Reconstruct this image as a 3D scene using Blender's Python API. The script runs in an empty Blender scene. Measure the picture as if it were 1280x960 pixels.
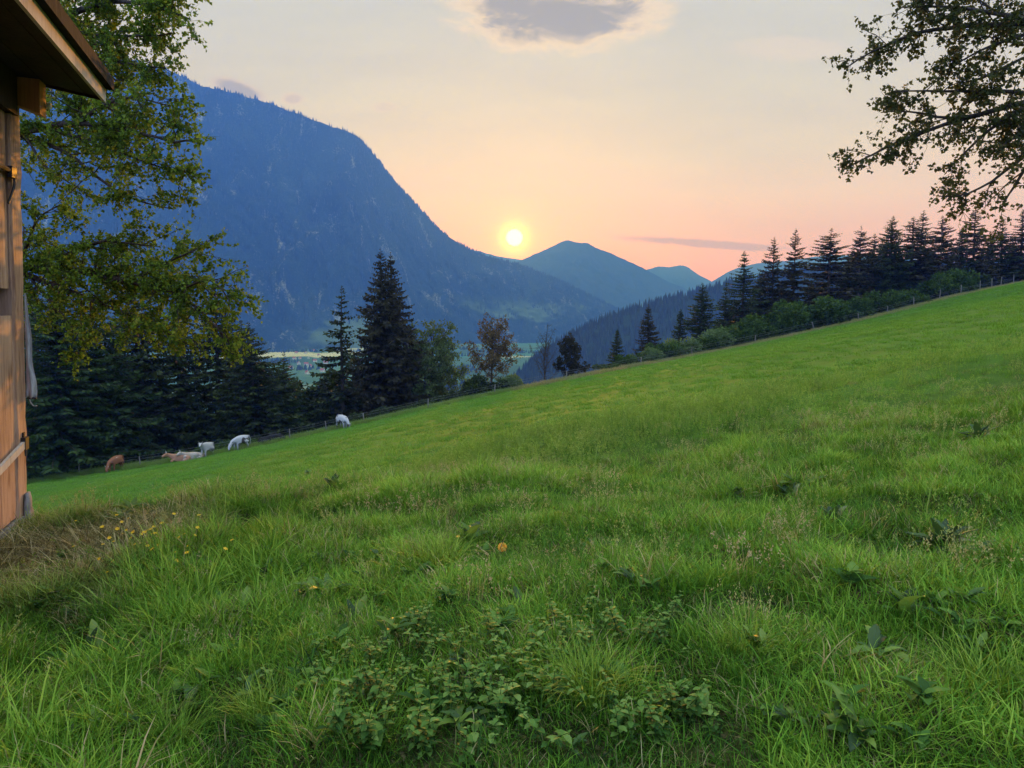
import bpy, math, random
import numpy as np
from mathutils import Vector, Matrix

random.seed(7)
RNG = np.random.default_rng(7)
scene = bpy.context.scene
COL = scene.collection
PI = math.pi
F = 914.0
TH = math.atan(88.0 / F)
CT, ST = math.cos(TH), math.sin(TH)

# ------------------------------------------------------------------ helpers
def ray(px, py):
    """slope of the sight line: x per metre of depth, z per metre of depth"""
    u, v = (px - 640.0) / F, (480.0 - py) / F
    dy = CT + v * ST
    return u / dy, (-ST + v * CT) / dy

def at(px, py, depth):
    X, E = ray(px, py)
    return np.array((X * depth, depth, E * depth))

def tag(o, label=None, cat=None, group=None, kind=None):
    if label: o['label'] = label
    if cat: o['category'] = cat
    if group: o['group'] = group
    if kind: o['kind'] = kind
    return o

def empty(name, loc, rz=0.0, label=None, cat=None, group=None):
    o = bpy.data.objects.new(name, None)
    o.empty_display_size = 0.3
    COL.objects.link(o)
    o.location = loc
    o.rotation_euler = (0, 0, rz)
    return tag(o, label, cat, group)

def build_mesh(name, v, faces, mat=None, smooth=False, attrs=None):
    """faces: list of int arrays, each (n,3) or (n,4)"""
    me = bpy.data.meshes.new(name)
    v = np.asarray(v, dtype=np.float32).reshape(-1, 3)
    faces = [np.asarray(f, dtype=np.int32) for f in faces if len(f)]
    me.vertices.add(len(v))
    me.vertices.foreach_set('co', v.ravel())
    nl = sum(f.size for f in faces)
    npoly = sum(len(f) for f in faces)
    me.loops.add(nl)
    me.polygons.add(npoly)
    if npoly:
        li = np.concatenate([f.ravel() for f in faces])
        sz = np.concatenate([np.full(len(f), f.shape[1], dtype=np.int32) for f in faces])
        st = np.concatenate(([0], np.cumsum(sz)[:-1])).astype(np.int32)
        me.loops.foreach_set('vertex_index', li)
        me.polygons.foreach_set('loop_start', st)
        me.polygons.foreach_set('use_smooth', np.full(npoly, smooth, dtype=bool))
    if attrs:
        for k, a in attrs.items():
            a = np.asarray(a, dtype=np.float32)
            if a.ndim == 1:
                at_ = me.attributes.new(k, 'FLOAT', 'POINT')
                at_.data.foreach_set('value', a)
            else:
                at_ = me.attributes.new(k, 'FLOAT_VECTOR', 'POINT')
                at_.data.foreach_set('vector', a.ravel())
    me.update(calc_edges=True)
    me.validate()
    if mat: me.materials.append(mat)
    return me

def obj(name, me, parent=None, loc=None):
    o = bpy.data.objects.new(name, me)
    COL.objects.link(o)
    if parent: o.parent = parent
    if loc is not None: o.location = loc
    return o

class MB:
    """collects pieces of one mesh"""
    def __init__(s):
        s.v, s.q, s.t, s.n, s.a = [], [], [], 0, []
    def add(s, v, q=None, t=None, a=0.0):
        v = np.asarray(v, dtype=float).reshape(-1, 3)
        if q is not None and len(q): s.q.append(np.asarray(q, dtype=np.int64) + s.n)
        if t is not None and len(t): s.t.append(np.asarray(t, dtype=np.int64) + s.n)
        s.v.append(v); s.n += len(v)
        s.a.append(np.full(len(v), a) if np.isscalar(a) else np.asarray(a))
    def box(s, lo, hi, M=None, jit=0.0):
        x0, y0, z0 = lo; x1, y1, z1 = hi
        v = np.array([(x0,y0,z0),(x1,y0,z0),(x1,y1,z0),(x0,y1,z0),(x0,y0,z1),(x1,y0,z1),(x1,y1,z1),(x0,y1,z1)], float)
        if jit: v += RNG.uniform(-jit, jit, v.shape)
        if M is not None: v = v @ M[0].T + M[1]
        s.add(v, [(0,3,2,1),(4,5,6,7),(0,1,5,4),(1,2,6,5),(2,3,7,6),(3,0,4,7)])
    def tube(s, pts, rad, sides=5, cap=True, a=0.0):
        pts = np.asarray(pts, float); n = len(pts)
        rad = np.broadcast_to(np.asarray(rad, float), (n,))
        tg = np.gradient(pts, axis=0)
        tg /= np.linalg.norm(tg, axis=1)[:, None] + 1e-9
        ref = np.array((0, 0, 1.0)) if abs(tg[0, 2]) < 0.9 else np.array((1.0, 0, 0))
        e1 = np.cross(tg, ref); e1 /= np.linalg.norm(e1, axis=1)[:, None] + 1e-9
        e2 = np.cross(tg, e1)
        ang = np.arange(sides) * 2 * PI / sides
        v = pts[:, None, :] + rad[:, None, None] * (np.cos(ang)[None, :, None] * e1[:, None, :] + np.sin(ang)[None, :, None] * e2[:, None, :])
        i = np.arange(n - 1)[:, None] * sides; j = np.arange(sides)[None, :]; k = (j + 1) % sides
        q = np.stack([i + j, i + k, i + sides + k, i + sides + j], -1).reshape(-1, 4)
        t = []
        if cap and sides >= 3:
            t = [(0, x + 1, x) for x in range(1, sides - 1)] + [((n-1)*sides, (n-1)*sides + x, (n-1)*sides + x + 1) for x in range(1, sides - 1)]
        s.add(v.reshape(-1, 3), q, t, a)
    def mesh(s, name, mat, smooth=False, attr=None):
        v = np.concatenate(s.v) if s.v else np.zeros((0, 3))
        fs = []
        if s.q: fs.append(np.concatenate(s.q))
        if s.t: fs.append(np.concatenate(s.t))
        return build_mesh(name, v, fs, mat, smooth, {attr: np.concatenate(s.a)} if attr else None)
    def obj(s, name, mat, parent=None, smooth=False, attr=None):
        return obj(name, s.mesh(name, mat, smooth, attr), parent)

# ---- numpy noise
def _hash(ix, iy, seed):
    h = (ix.astype(np.int64) * 374761393 + iy.astype(np.int64) * 668265263 + seed * 974634777) & 0xffffffff
    h = ((h ^ (h >> 13)) * 1274126177) & 0xffffffff
    return ((h ^ (h >> 16)) & 0xffff) / 65535.0
def vnoise(x, y, seed=0):
    x = np.asarray(x, float); y = np.asarray(y, float)
    x0 = np.floor(x); y0 = np.floor(y)
    fx = x - x0; fy = y - y0
    fx = fx * fx * (3 - 2 * fx); fy = fy * fy * (3 - 2 * fy)
    a = _hash(x0, y0, seed); b = _hash(x0 + 1, y0, seed); c = _hash(x0, y0 + 1, seed); d = _hash(x0 + 1, y0 + 1, seed)
    return (a * (1 - fx) + b * fx) * (1 - fy) + (c * (1 - fx) + d * fx) * fy
def fbm(x, y, seed=0, octv=4, gain=0.5):
    s = 0; am = 1; tot = 0
    for k in range(octv):
        s = s + am * vnoise(x * 2 ** k, y * 2 ** k, seed + k * 17); tot += am; am *= gain
    return s / tot
def sstep(a, b, x):
    t = np.clip((np.asarray(x, float) - a) / (b - a), 0, 1)
    return t * t * (3 - 2 * t)

# ------------------------------------------------------------------ materials
def new_mat(name):
    m = bpy.data.materials.new(name); m.use_nodes = True
    nt = m.node_tree; nt.nodes.clear()
    return m, nt, nt.nodes, nt.links
def node(nt, typ, **kw):
    n = nt.nodes.new(typ)
    for k, v in kw.items():
        if k in ('operation','blend_type','data_type','attribute_type','attribute_name','noise_dimensions','feature','interpolation_type','clamp','use_clamp','distance','sky_type','sun_disc','sun_elevation','sun_rotation','noise_type','normalize'):
            setattr(n, k, v)
        else:
            n.inputs[k].default_value = v
    return n
def ramp(nt, fac, stops, interp='LINEAR'):
    r = nt.nodes.new('ShaderNodeValToRGB'); r.color_ramp.interpolation = interp
    e = r.color_ramp.elements
    while len(e) > 1: e.remove(e[0])
    e[0].position = stops[0][0]; e[0].color = (*stops[0][1], 1)
    for p, c in stops[1:]:
        x = e.new(p); x.color = (*c, 1)
    if fac is not None: nt.links.new(fac, r.inputs[0])
    return r.outputs[0]
def mathn(nt, op, a, b=None, c=None, clamp=False):
    n = nt.nodes.new('ShaderNodeMath'); n.operation = op; n.use_clamp = clamp
    for i, v in enumerate((a, b, c)):
        if v is None: continue
        if isinstance(v, (int, float)): n.inputs[i].default_value = v
        else: nt.links.new(v, n.inputs[i])
    return n.outputs[0]
def mix(nt, fac, a, b, blend='MIX'):
    n = nt.nodes.new('ShaderNodeMix'); n.data_type = 'RGBA'; n.blend_type = blend
    for sock, v in ((n.inputs['Factor'], fac), (n.inputs['A'], a), (n.inputs['B'], b)):
        pass
    fi, ai, bi = n.inputs[0], n.inputs[6], n.inputs[7]
    for sock, v in ((fi, fac), (ai, a), (bi, b)):
        if isinstance(v, (int, float)): sock.default_value = v
        elif isinstance(v, tuple): sock.default_value = (*v, 1)
        else: nt.links.new(v, sock)
    return n.outputs[2]
def noise(nt, vec, scale, detail=4, rough=0.55, dist=0.0):
    n = nt.nodes.new('ShaderNodeTexNoise')
    n.inputs['Scale'].default_value = scale; n.inputs['Detail'].default_value = detail
    n.inputs['Roughness'].default_value = rough; n.inputs['Distortion'].default_value = dist
    if vec is not None: nt.links.new(vec, n.inputs['Vector'])
    return n.outputs[0]
def mapping(nt, vec, scale=(1,1,1), rot=(0,0,0), loc=(0,0,0)):
    n = nt.nodes.new('ShaderNodeMapping')
    n.inputs['Scale'].default_value = scale; n.inputs['Rotation'].default_value = rot; n.inputs['Location'].default_value = loc
    nt.links.new(vec, n.inputs['Vector'])
    return n.outputs[0]
def pos(nt): return nt.nodes.new('ShaderNodeNewGeometry').outputs['Position']
def ocoord(nt): return nt.nodes.new('ShaderNodeTexCoord').outputs['Object']
def out_surface(nt, sh):
    o = nt.nodes.new('ShaderNodeOutputMaterial'); nt.links.new(sh, o.inputs['Surface'])
def principled(nt, col, rough=0.8, spec=0.3, bump=None, bstr=0.3, bdist=0.05):
    p = nt.nodes.new('ShaderNodeBsdfPrincipled')
    if isinstance(col, tuple): p.inputs['Base Color'].default_value = (*col, 1)
    else: nt.links.new(col, p.inputs['Base Color'])
    p.inputs['Roughness'].default_value = rough
    p.inputs['Specular IOR Level'].default_value = spec
    if bump is not None:
        b = nt.nodes.new('ShaderNodeBump'); b.inputs['Strength'].default_value = bstr; b.inputs['Distance'].default_value = bdist
        nt.links.new(bump, b.inputs['Height']); nt.links.new(b.outputs[0], p.inputs['Normal'])
    return p.outputs[0]
def leafy(nt, col, trans=0.4, rough=0.55, spec=0.25, tcol=None):
    p = principled(nt, col, rough, spec)
    t = nt.nodes.new('ShaderNodeBsdfTranslucent')
    c = tcol if tcol is not None else col
    if isinstance(c, tuple): t.inputs[0].default_value = (*c, 1)
    else: nt.links.new(c, t.inputs[0])
    m = nt.nodes.new('ShaderNodeMixShader'); m.inputs[0].default_value = trans
    nt.links.new(p, m.inputs[1]); nt.links.new(t.outputs[0], m.inputs[2])
    return m.outputs[0]
def attr(nt, name, typ='GEOMETRY'):
    n = nt.nodes.new('ShaderNodeAttribute'); n.attribute_name = name; n.attribute_type = typ
    return n.outputs['Fac']

def mat_foliage(name, stops, trans=0.35, scale=0.9, bright=1.35, rough=0.6):
    """leaf colour varies leaf by leaf (attribute 'leaf') and in clumps"""
    m, nt, N, L = new_mat(name)
    f = mathn(nt, 'ADD', mathn(nt, 'MULTIPLY', attr(nt, 'leaf'), 0.55), mathn(nt, 'MULTIPLY', noise(nt, pos(nt), scale, 2), 0.45))
    c = ramp(nt, f, stops)
    tc = mix(nt, 1.0, c, (bright * 1.0, bright * 1.0, bright * 0.6), 'MULTIPLY')
    out_surface(nt, leafy(nt, c, trans, rough, 0.2, tc))
    return m

M = {}
def make_materials():
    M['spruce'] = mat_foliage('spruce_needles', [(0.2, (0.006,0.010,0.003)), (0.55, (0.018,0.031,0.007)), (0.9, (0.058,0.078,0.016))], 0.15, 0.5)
    M['spruce_brown'] = mat_foliage('spruce_needles_brown', [(0.2, (0.009,0.009,0.004)), (0.55, (0.022,0.021,0.008)), (0.9, (0.060,0.048,0.018))], 0.15, 0.5)
    M['bluegreen'] = mat_foliage('larch_needles', [(0.2, (0.010,0.021,0.007)), (0.55, (0.024,0.050,0.013)), (0.9, (0.06,0.095,0.022))], 0.25, 0.5)
    M['bush'] = mat_foliage('bush_leaves', [(0.2, (0.006,0.013,0.003)), (0.5, (0.022,0.050,0.008)), (0.9, (0.085,0.135,0.022))], 0.3, 0.6)
    M['leaf_near'] = mat_foliage('maple_leaves', [(0.12, (0.024,0.044,0.008)), (0.42, (0.075,0.130,0.016)), (0.66, (0.16,0.23,0.024)), (0.92, (0.28,0.34,0.045))], 0.45, 1.2)
    M['leaf_dark'] = mat_foliage('ash_leaves', [(0.15, (0.022,0.028,0.009)), (0.5, (0.050,0.060,0.014)), (0.9, (0.11,0.105,0.024))], 0.35, 1.2)
    M['leaf_mid'] = mat_foliage('hedgerow_leaves', [(0.2, (0.040,0.065,0.024)), (0.55, (0.085,0.13,0.045)), (0.9, (0.15,0.19,0.07))], 0.35, 0.7)
    M['leaf_red'] = mat_foliage('bronze_leaves', [(0.2, (0.045,0.040,0.020)), (0.55, (0.11,0.075,0.032)), (0.9, (0.20,0.13,0.05))], 0.35, 0.5)
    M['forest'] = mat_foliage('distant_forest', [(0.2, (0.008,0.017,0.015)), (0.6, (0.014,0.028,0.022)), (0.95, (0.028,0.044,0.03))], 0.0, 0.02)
    m, nt, N, L = new_mat('bark')
    v = ocoord(nt)
    n1 = noise(nt, mapping(nt, v, (6, 6, 1.2)), 4, 5)
    out_surface(nt, principled(nt, ramp(nt, n1, [(0.25, (0.022,0.017,0.013)), (0.55, (0.06,0.047,0.037)), (0.8, (0.12,0.10,0.085))]), 0.9, 0.1, n1, 0.6, 0.03)); M['bark'] = m
    m, nt, N, L = new_mat('grey_bark')
    v = ocoord(nt); n1 = noise(nt, mapping(nt, v, (6, 6, 1.2)), 4, 5)
    out_surface(nt, principled(nt, ramp(nt, n1, [(0.25, (0.09,0.075,0.065)), (0.7, (0.20,0.17,0.15))]), 0.9, 0.1)); M['grey_bark'] = m

    def wood(name, stops, scale=(14, 14, 0.9), bstr=0.5, rough=0.75):
        m, nt, N, L = new_mat(name)
        v = ocoord(nt)
        base = noise(nt, mapping(nt, v, scale), 2.2, 9, 0.72, 0.8)
        big = noise(nt, mapping(nt, v, (2.2, 2.2, 0.5)), 1.5, 3)
        kn = nt.nodes.new('ShaderNodeTexVoronoi'); kn.inputs['Scale'].default_value = 1.0
        L.new(mapping(nt, v, (5, 5, 1.6)), kn.inputs['Vector'])
        knot = mathn(nt, 'SUBTRACT', 1.0, mathn(nt, 'MULTIPLY', kn.outputs['Distance'], 4.5), None, True)
        f = mathn(nt, 'ADD', mathn(nt, 'MULTIPLY', base, 0.65), mathn(nt, 'MULTIPLY', big, 0.35))
        f = mathn(nt, 'SUBTRACT', f, mathn(nt, 'MULTIPLY', knot, 0.18))
        c = ramp(nt, f, stops)
        out_surface(nt, principled(nt, c, rough, 0.2, base, bstr, 0.01))
        return m
    M['wood'] = wood('weathered_larch_boards', [(0.25, (0.07,0.036,0.020)), (0.40, (0.27,0.135,0.075)), (0.54, (0.48,0.27,0.16)), (0.68, (0.60,0.40,0.27)), (0.8, (0.62,0.48,0.37))])
    M['wood_pale'] = wood('pale_sunbleached_wood', [(0.3, (0.30,0.22,0.15)), (0.5, (0.52,0.41,0.30)), (0.7, (0.66,0.55,0.43))])
    M['wood_dark'] = wood('dark_roof_boards', [(0.3, (0.016,0.010,0.007)), (0.5, (0.040,0.022,0.014)), (0.7, (0.075,0.042,0.026))])  # very dark brown boards for soffit, verge and wall plate
    M['wood_orange'] = wood('orange_lit_beam_end', [(0.3, (0.30,0.11,0.04)), (0.5, (0.52,0.22,0.09)), (0.7, (0.66,0.33,0.15))])  # orange light on the beam end is put into the wood colour
    M['wood_post'] = wood('grey_fence_wood', [(0.3, (0.08,0.068,0.057)), (0.5, (0.18,0.155,0.13)), (0.7, (0.28,0.245,0.21))])
    m, nt, N, L = new_mat('shingles')
    v = ocoord(nt)
    n1 = noise(nt, v, 9, 5); n2 = noise(nt, mapping(nt, v, (3, 12, 12)), 2, 3)
    out_surface(nt, principled(nt, ramp(nt, mathn(nt, 'MULTIPLY', mathn(nt,'ADD',n1,n2), 0.5), [(0.3, (0.004,0.004,0.004)), (0.6, (0.015,0.014,0.013)), (0.75, (0.035,0.033,0.028))]), 0.9, 0.15, n1, 0.6, 0.02)); M['shingle'] = m
    m, nt, N, L = new_mat('black_iron')
    n1 = noise(nt, ocoord(nt), 30, 4)
    out_surface(nt, principled(nt, ramp(nt, n1, [(0.3, (0.008,0.007,0.007)), (0.7, (0.03,0.022,0.018))]), 0.55, 0.4)); M['iron'] = m
    m, nt, N, L = new_mat('rough_plaster_stone')
    n1 = noise(nt, ocoord(nt), 8, 6)
    out_surface(nt, principled(nt, ramp(nt, n1, [(0.3, (0.13,0.11,0.09)), (0.7, (0.34,0.30,0.26))]), 0.95, 0.1, n1, 0.8, 0.03)); M['stone'] = m
    m, nt, N, L = new_mat('grey_cloth')
    n1 = noise(nt, mapping(nt, ocoord(nt), (12, 12, 2)), 3, 4)
    out_surface(nt, principled(nt, ramp(nt, n1, [(0.3, (0.26,0.23,0.2)), (0.7, (0.55,0.5,0.44))]), 0.95, 0.05, n1, 0.5, 0.02)); M['cloth'] = m
    m, nt, N, L = new_mat('white_porcelain')
    out_surface(nt, principled(nt, ramp(nt, noise(nt, ocoord(nt), 20, 2), [(0.3, (0.66,0.66,0.68)), (0.7, (0.8,0.8,0.8))]), 0.25, 0.5)); M['porcelain'] = m
    m, nt, N, L = new_mat('galvanised_wire')
    out_surface(nt, principled(nt, ramp(nt, noise(nt, pos(nt), 2, 2), [(0.3, (0.10,0.10,0.10)), (0.7, (0.22,0.21,0.20))]), 0.5, 0.5)); M['wire'] = m
    # cows: hide with patches
    def hide(name, a, b, thr, seed, sc=1.6):
        m, nt, N, L = new_mat(name)
        n1 = noise(nt, mapping(nt, ocoord(nt), (1, 1, 1), (0, 0, 0), (seed, seed * 0.7, 0)), sc, 2)
        fine = noise(nt, ocoord(nt), 25, 3)
        f = mathn(nt, 'MULTIPLY', mathn(nt, 'SUBTRACT', n1, thr), 25.0, None, True)
        c = mix(nt, f, a, b)
        c = mix(nt, mathn(nt, 'MULTIPLY', fine, 0.45), c, (0.2, 0.15, 0.1))
        out_surface(nt, principled(nt, c, 0.85, 0.15))
        return m
    M['cow_white'] = hide('white_hide', (0.43,0.415,0.41), (0.38,0.44,0.41), 0.55, 3)
    M['cow_spots'] = hide('white_hide_dark_patches', (0.44,0.425,0.42), (0.03,0.03,0.04), 0.60, 8)
    M['cow_patch'] = hide('white_hide_black_patches', (0.44,0.425,0.42), (0.02,0.02,0.03), 0.56, 5, 2.2)
    M['cow_grey'] = hide('white_hide_grey_head', (0.43,0.40,0.37), (0.08,0.08,0.10), 0.62, 1)
    M['cow_cream'] = hide('cream_hide', (0.40,0.28,0.18), (0.44,0.36,0.29), 0.5, 6)
    M['cow_red'] = hide('red_brown_hide', (0.22,0.065,0.024), (0.48,0.36,0.30), 0.63, 4)
    M['cow_tan'] = hide('tan_hide', (0.36,0.16,0.085), (0.46,0.36,0.28), 0.58, 11)
    m, nt, N, L = new_mat('horn')
    out_surface(nt, principled(nt, ramp(nt, noise(nt, ocoord(nt), 9, 2), [(0.3, (0.35,0.30,0.24)), (0.7, (0.5,0.45,0.38))]), 0.5, 0.4)); M['horn'] = m

    # grass blades
    def grass(name, fresh, dry, trans):
        m, nt, N, L = new_mat(name)
        oi = nt.nodes.new('ShaderNodeObjectInfo')
        big = noise(nt, pos(nt), 0.35, 4, 0.6)
        f = mathn(nt, 'ADD', mathn(nt, 'MULTIPLY', attr(nt, 'leaf'), 0.40), mathn(nt, 'ADD', mathn(nt, 'MULTIPLY', attr(nt, 'tone', 'INSTANCER'), 0.35), mathn(nt, 'MULTIPLY', big, 0.25)))
        cf = ramp(nt, f, fresh)
        cd = ramp(nt, attr(nt, 'leaf'), dry)
        c = mix(nt, attr(nt, 'dry', 'INSTANCER'), cf, cd)
        tc = mix(nt, 1.0, c, (1.35, 1.25, 0.7), 'MULTIPLY')
        out_surface(nt, leafy(nt, c, trans, 0.6, 0.12, tc))
        return m
    M['grass'] = grass('lush_grass_blades', [(0.12, (0.008,0.024,0.003)), (0.34, (0.045,0.130,0.009)), (0.56, (0.108,0.245,0.016)), (0.82, (0.26,0.40,0.045))],
                       [(0.1, (0.10,0.095,0.03)), (0.5, (0.27,0.20,0.085)), (0.9, (0.46,0.35,0.19))], 0.24)
    M['tuft'] = grass('pale_tuft_blades', [(0.05, (0.06,0.13,0.012)), (0.3, (0.15,0.25,0.022)), (0.5, (0.26,0.36,0.05))], [(0.1, (0.1,0.1,0.03)), (0.9, (0.4,0.3,0.16))], 0.25)
    M['grass_far'] = grass('mown_grass_blades', [(0.12, (0.045,0.110,0.010)), (0.45, (0.085,0.205,0.016)), (0.7, (0.125,0.265,0.024)), (0.9, (0.20,0.33,0.05))],
                       [(0.1, (0.10,0.085,0.035)), (0.5, (0.22,0.16,0.085)), (0.9, (0.36,0.27,0.16))], 0.38)
    M['straw'] = grass('straw_blades', [(0.1, (0.2,0.15,0.07)), (0.9, (0.4,0.3,0.16))], [(0.05, (0.035,0.038,0.010)), (0.35, (0.13,0.11,0.035)), (0.65, (0.27,0.22,0.08)), (0.95, (0.48,0.40,0.20))], 0.15)
    m, nt, N, L = new_mat('weed_leaves')
    f = mathn(nt, 'ADD', mathn(nt, 'MULTIPLY', attr(nt, 'leaf'), 0.7), mathn(nt, 'MULTIPLY', noise(nt, pos(nt), 6, 3), 0.3))
    c = ramp(nt, f, [(0.1, (0.028,0.072,0.014)), (0.45, (0.070,0.155,0.026)), (0.75, (0.135,0.235,0.040)), (0.95, (0.24,0.33,0.08))])
    out_surface(nt, leafy(nt, c, 0.32, 0.65, 0.1)); M['weed'] = m
    m, nt, N, L = new_mat('broad_dock_leaves')
    c = ramp(nt, mathn(nt, 'ADD', mathn(nt, 'MULTIPLY', attr(nt, 'leaf'), 0.75), mathn(nt, 'MULTIPLY', noise(nt, pos(nt), 9, 3), 0.25)), [(0.1, (0.025,0.06,0.02)), (0.5, (0.07,0.15,0.02)), (0.9, (0.20,0.30,0.04))])
    out_surface(nt, leafy(nt, c, 0.4, 0.45, 0.35)); M['dock'] = m
    m, nt, N, L = new_mat('dark_withered_leaves')
    c = ramp(nt, attr(nt, 'leaf'), [(0.1, (0.016,0.040,0.008)), (0.6, (0.040,0.085,0.016)), (0.88, (0.07,0.13,0.025)), (0.95, (0.24,0.20,0.13))])
    out_surface(nt, leafy(nt, c, 0.2, 0.5, 0.3)); M['withered'] = m
    m, nt, N, L = new_mat('yellow_petals')
    c = ramp(nt, attr(nt, 'leaf'), [(0.1, (0.72,0.40,0.02)), (0.9, (0.82,0.56,0.03))])
    out_surface(nt, leafy(nt, c, 0.3, 0.5, 0.3)); M['petal'] = m
    m, nt, N, L = new_mat('lens_ghost_petals')
    c = ramp(nt, attr(nt, 'leaf'), [(0.1, (0.85,0.34,0.02)), (0.9, (0.90,0.55,0.06))])
    out_surface(nt, leafy(nt, c, 0.35, 0.5, 0.3)); M['petal_ghost'] = m

    # ground: meadow soil near, valley fields far
    m, nt, N, L = new_mat('meadow_and_valley_ground')
    p = pos(nt)
    sep = nt.nodes.new('ShaderNodeSeparateXYZ'); L.new(p, sep.inputs[0])
    n1 = noise(nt, p, 0.25, 6, 0.6); n2 = noise(nt, p, 3.0, 5)
    stripe = noise(nt, mapping(nt, p, (0.05, 0.55, 0.05), (0, 0, 0.28)), 1.0, 3)
    g = mathn(nt, 'ADD', mathn(nt, 'MULTIPLY', n1, 0.35), mathn(nt, 'ADD', mathn(nt, 'MULTIPLY', n2, 0.3), mathn(nt, 'MULTIPLY', stripe, 0.35)))
    near = ramp(nt, g, [(0.3, (0.012,0.016,0.005)), (0.5, (0.026,0.036,0.008)), (0.7, (0.045,0.060,0.012))])
    lit = noise(nt, p, 38.0, 6, 0.7)
    near = mix(nt, mathn(nt, 'MULTIPLY', mathn(nt, 'SUBTRACT', lit, 0.50), 6.0, None, True), near, (0.13, 0.105, 0.045))
    thatch = ramp(nt, g, [(0.3, (0.034,0.072,0.010)), (0.5, (0.060,0.125,0.014)), (0.7, (0.085,0.16,0.02))])
    tf = mathn(nt, 'MULTIPLY', mathn(nt, 'SUBTRACT', mathn(nt, 'ADD', sep.outputs['Y'], mathn(nt, 'MULTIPLY', n1, 6.0)), 11.0), 0.25, None, True)
    near = mix(nt, tf, near, thatch)
    dryf = attr(nt, 'dry')
    near = mix(nt, dryf, near, ramp(nt, n2, [(0.3, (0.06,0.045,0.024)), (0.7, (0.22,0.16,0.085))]))
    vor = nt.nodes.new('ShaderNodeTexVoronoi'); vor.inputs['Scale'].default_value = 1.0; vor.inputs['Randomness'].default_value = 0.9
    L.new(mapping(nt, p, (0.0042, 0.0024, 0.0), (0, 0, 0.35)), vor.inputs['Vector'])
    sc = nt.nodes.new('ShaderNodeSeparateColor'); L.new(vor.outputs['Color'], sc.inputs[0])
    field = ramp(nt, sc.outputs[0], [(0.0, (0.035,0.07,0.03)), (0.35, (0.05,0.10,0.035)), (0.55, (0.07,0.125,0.045)), (0.78, (0.13,0.16,0.07)), (0.86, (0.36,0.34,0.20)), (0.90, (0.05,0.13,0.055))], 'CONSTANT')
    field = mix(nt, mathn(nt, 'MULTIPLY', noise(nt, p, 0.02, 5), 0.4), field, (0.05, 0.10, 0.05))
    wob = mathn(nt, 'MULTIPLY', mathn(nt, 'SUBTRACT', noise(nt, p, 0.006, 3), 0.5), 500.0)
    yb = mathn(nt, 'ABSOLUTE', mathn(nt, 'SUBTRACT', mathn(nt, 'ADD', sep.outputs['Y'], wob), 2680.0)); xb = mathn(nt, 'ABSOLUTE', mathn(nt, 'ADD', mathn(nt, 'ADD', sep.outputs['X'], wob), 800.0))
    pf = mathn(nt, 'MULTIPLY', mathn(nt, 'MULTIPLY', mathn(nt, 'SUBTRACT', 190.0, yb), 0.02, None, True), mathn(nt, 'MULTIPLY', mathn(nt, 'SUBTRACT', 240.0, xb), 0.02, None, True))
    field = mix(nt, pf, field, (0.40, 0.36, 0.22))
    far = mathn(nt, 'MULTIPLY', mathn(nt, 'SUBTRACT', sep.outputs['Y'], 330.0), 0.006, None, True)
    c = mix(nt, far, near, field)
    out_surface(nt, principled(nt, c, 0.95, 0.05, n2, 0.5, 0.06)); M['ground'] = m

    # mountains
    def mountain(name, forest, rock, rock_thr, scale, meadow=None):
        m, nt, N, L = new_mat(name)
        p = pos(nt)
        ps = mapping(nt, p, (scale, scale, scale * 0.45))
        n1 = noise(nt, ps, 1.0, 7, 0.62)
        n2 = noise(nt, p, scale * 26, 5, 0.7)
        n3 = noise(nt, mapping(nt, p, (scale * 2.2, scale * 2.2, scale * 0.5)), 1.0, 6, 0.7, 0.8)
        c = ramp(nt, mathn(nt, 'ADD', mathn(nt, 'MULTIPLY', n1, 0.4), mathn(nt, 'MULTIPLY', n2, 0.6)), forest)
        rk = mathn(nt, 'MULTIPLY', mathn(nt, 'SUBTRACT', mathn(nt, 'ADD', mathn(nt, 'MULTIPLY', n3, 0.7), mathn(nt, 'MULTIPLY', n2, 0.3)), rock_thr), 9.0, None, True)
        c = mix(nt, rk, c, rock)
        if meadow:
            sepz = nt.nodes.new('ShaderNodeSeparateXYZ'); L.new(p, sepz.inputs[0])
            mm = mathn(nt, 'MULTIPLY', mathn(nt, 'SUBTRACT', noise(nt, mapping(nt, p, (0.0016, 0.0016, 0.004)), 1.0, 4), 0.53), 20.0, None, True)
            lowz = mathn(nt, 'SUBTRACT', 1.0, mathn(nt, 'MULTIPLY', mathn(nt, 'ADD', sepz.outputs['Z'], 20.0), 0.008, None, True))
            c = mix(nt, mathn(nt, 'MULTIPLY', mm, lowz), c, meadow)
        out_surface(nt, principled(nt, c, 0.95, 0.05, n2, 0.6, 8.0))
        return m
    M['mtn'] = mountain('forested_mountain_face', [(0.35, (0.004,0.008,0.007)), (0.52, (0.014,0.027,0.022)), (0.7, (0.05,0.07,0.045))], (0.27,0.27,0.28), 0.56, 0.0042, (0.09,0.13,0.06))
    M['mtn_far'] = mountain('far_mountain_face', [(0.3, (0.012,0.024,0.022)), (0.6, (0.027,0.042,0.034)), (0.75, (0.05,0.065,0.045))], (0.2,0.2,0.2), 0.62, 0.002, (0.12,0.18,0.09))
    M['hill'] = mountain('forested_hill_floor', [(0.3, (0.012,0.026,0.020)), (0.7, (0.03,0.05,0.034))], (0.05,0.07,0.04), 0.75, 0.01)
    m, nt, N, L = new_mat('house_plaster')
    out_surface(nt, principled(nt, ramp(nt, noise(nt, pos(nt), 0.4, 2), [(0.3, (0.40,0.38,0.37)), (0.7, (0.55,0.52,0.50))]), 0.9, 0.1)); M['plaster'] = m
    m, nt, N, L = new_mat('red_roof_tiles')
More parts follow.
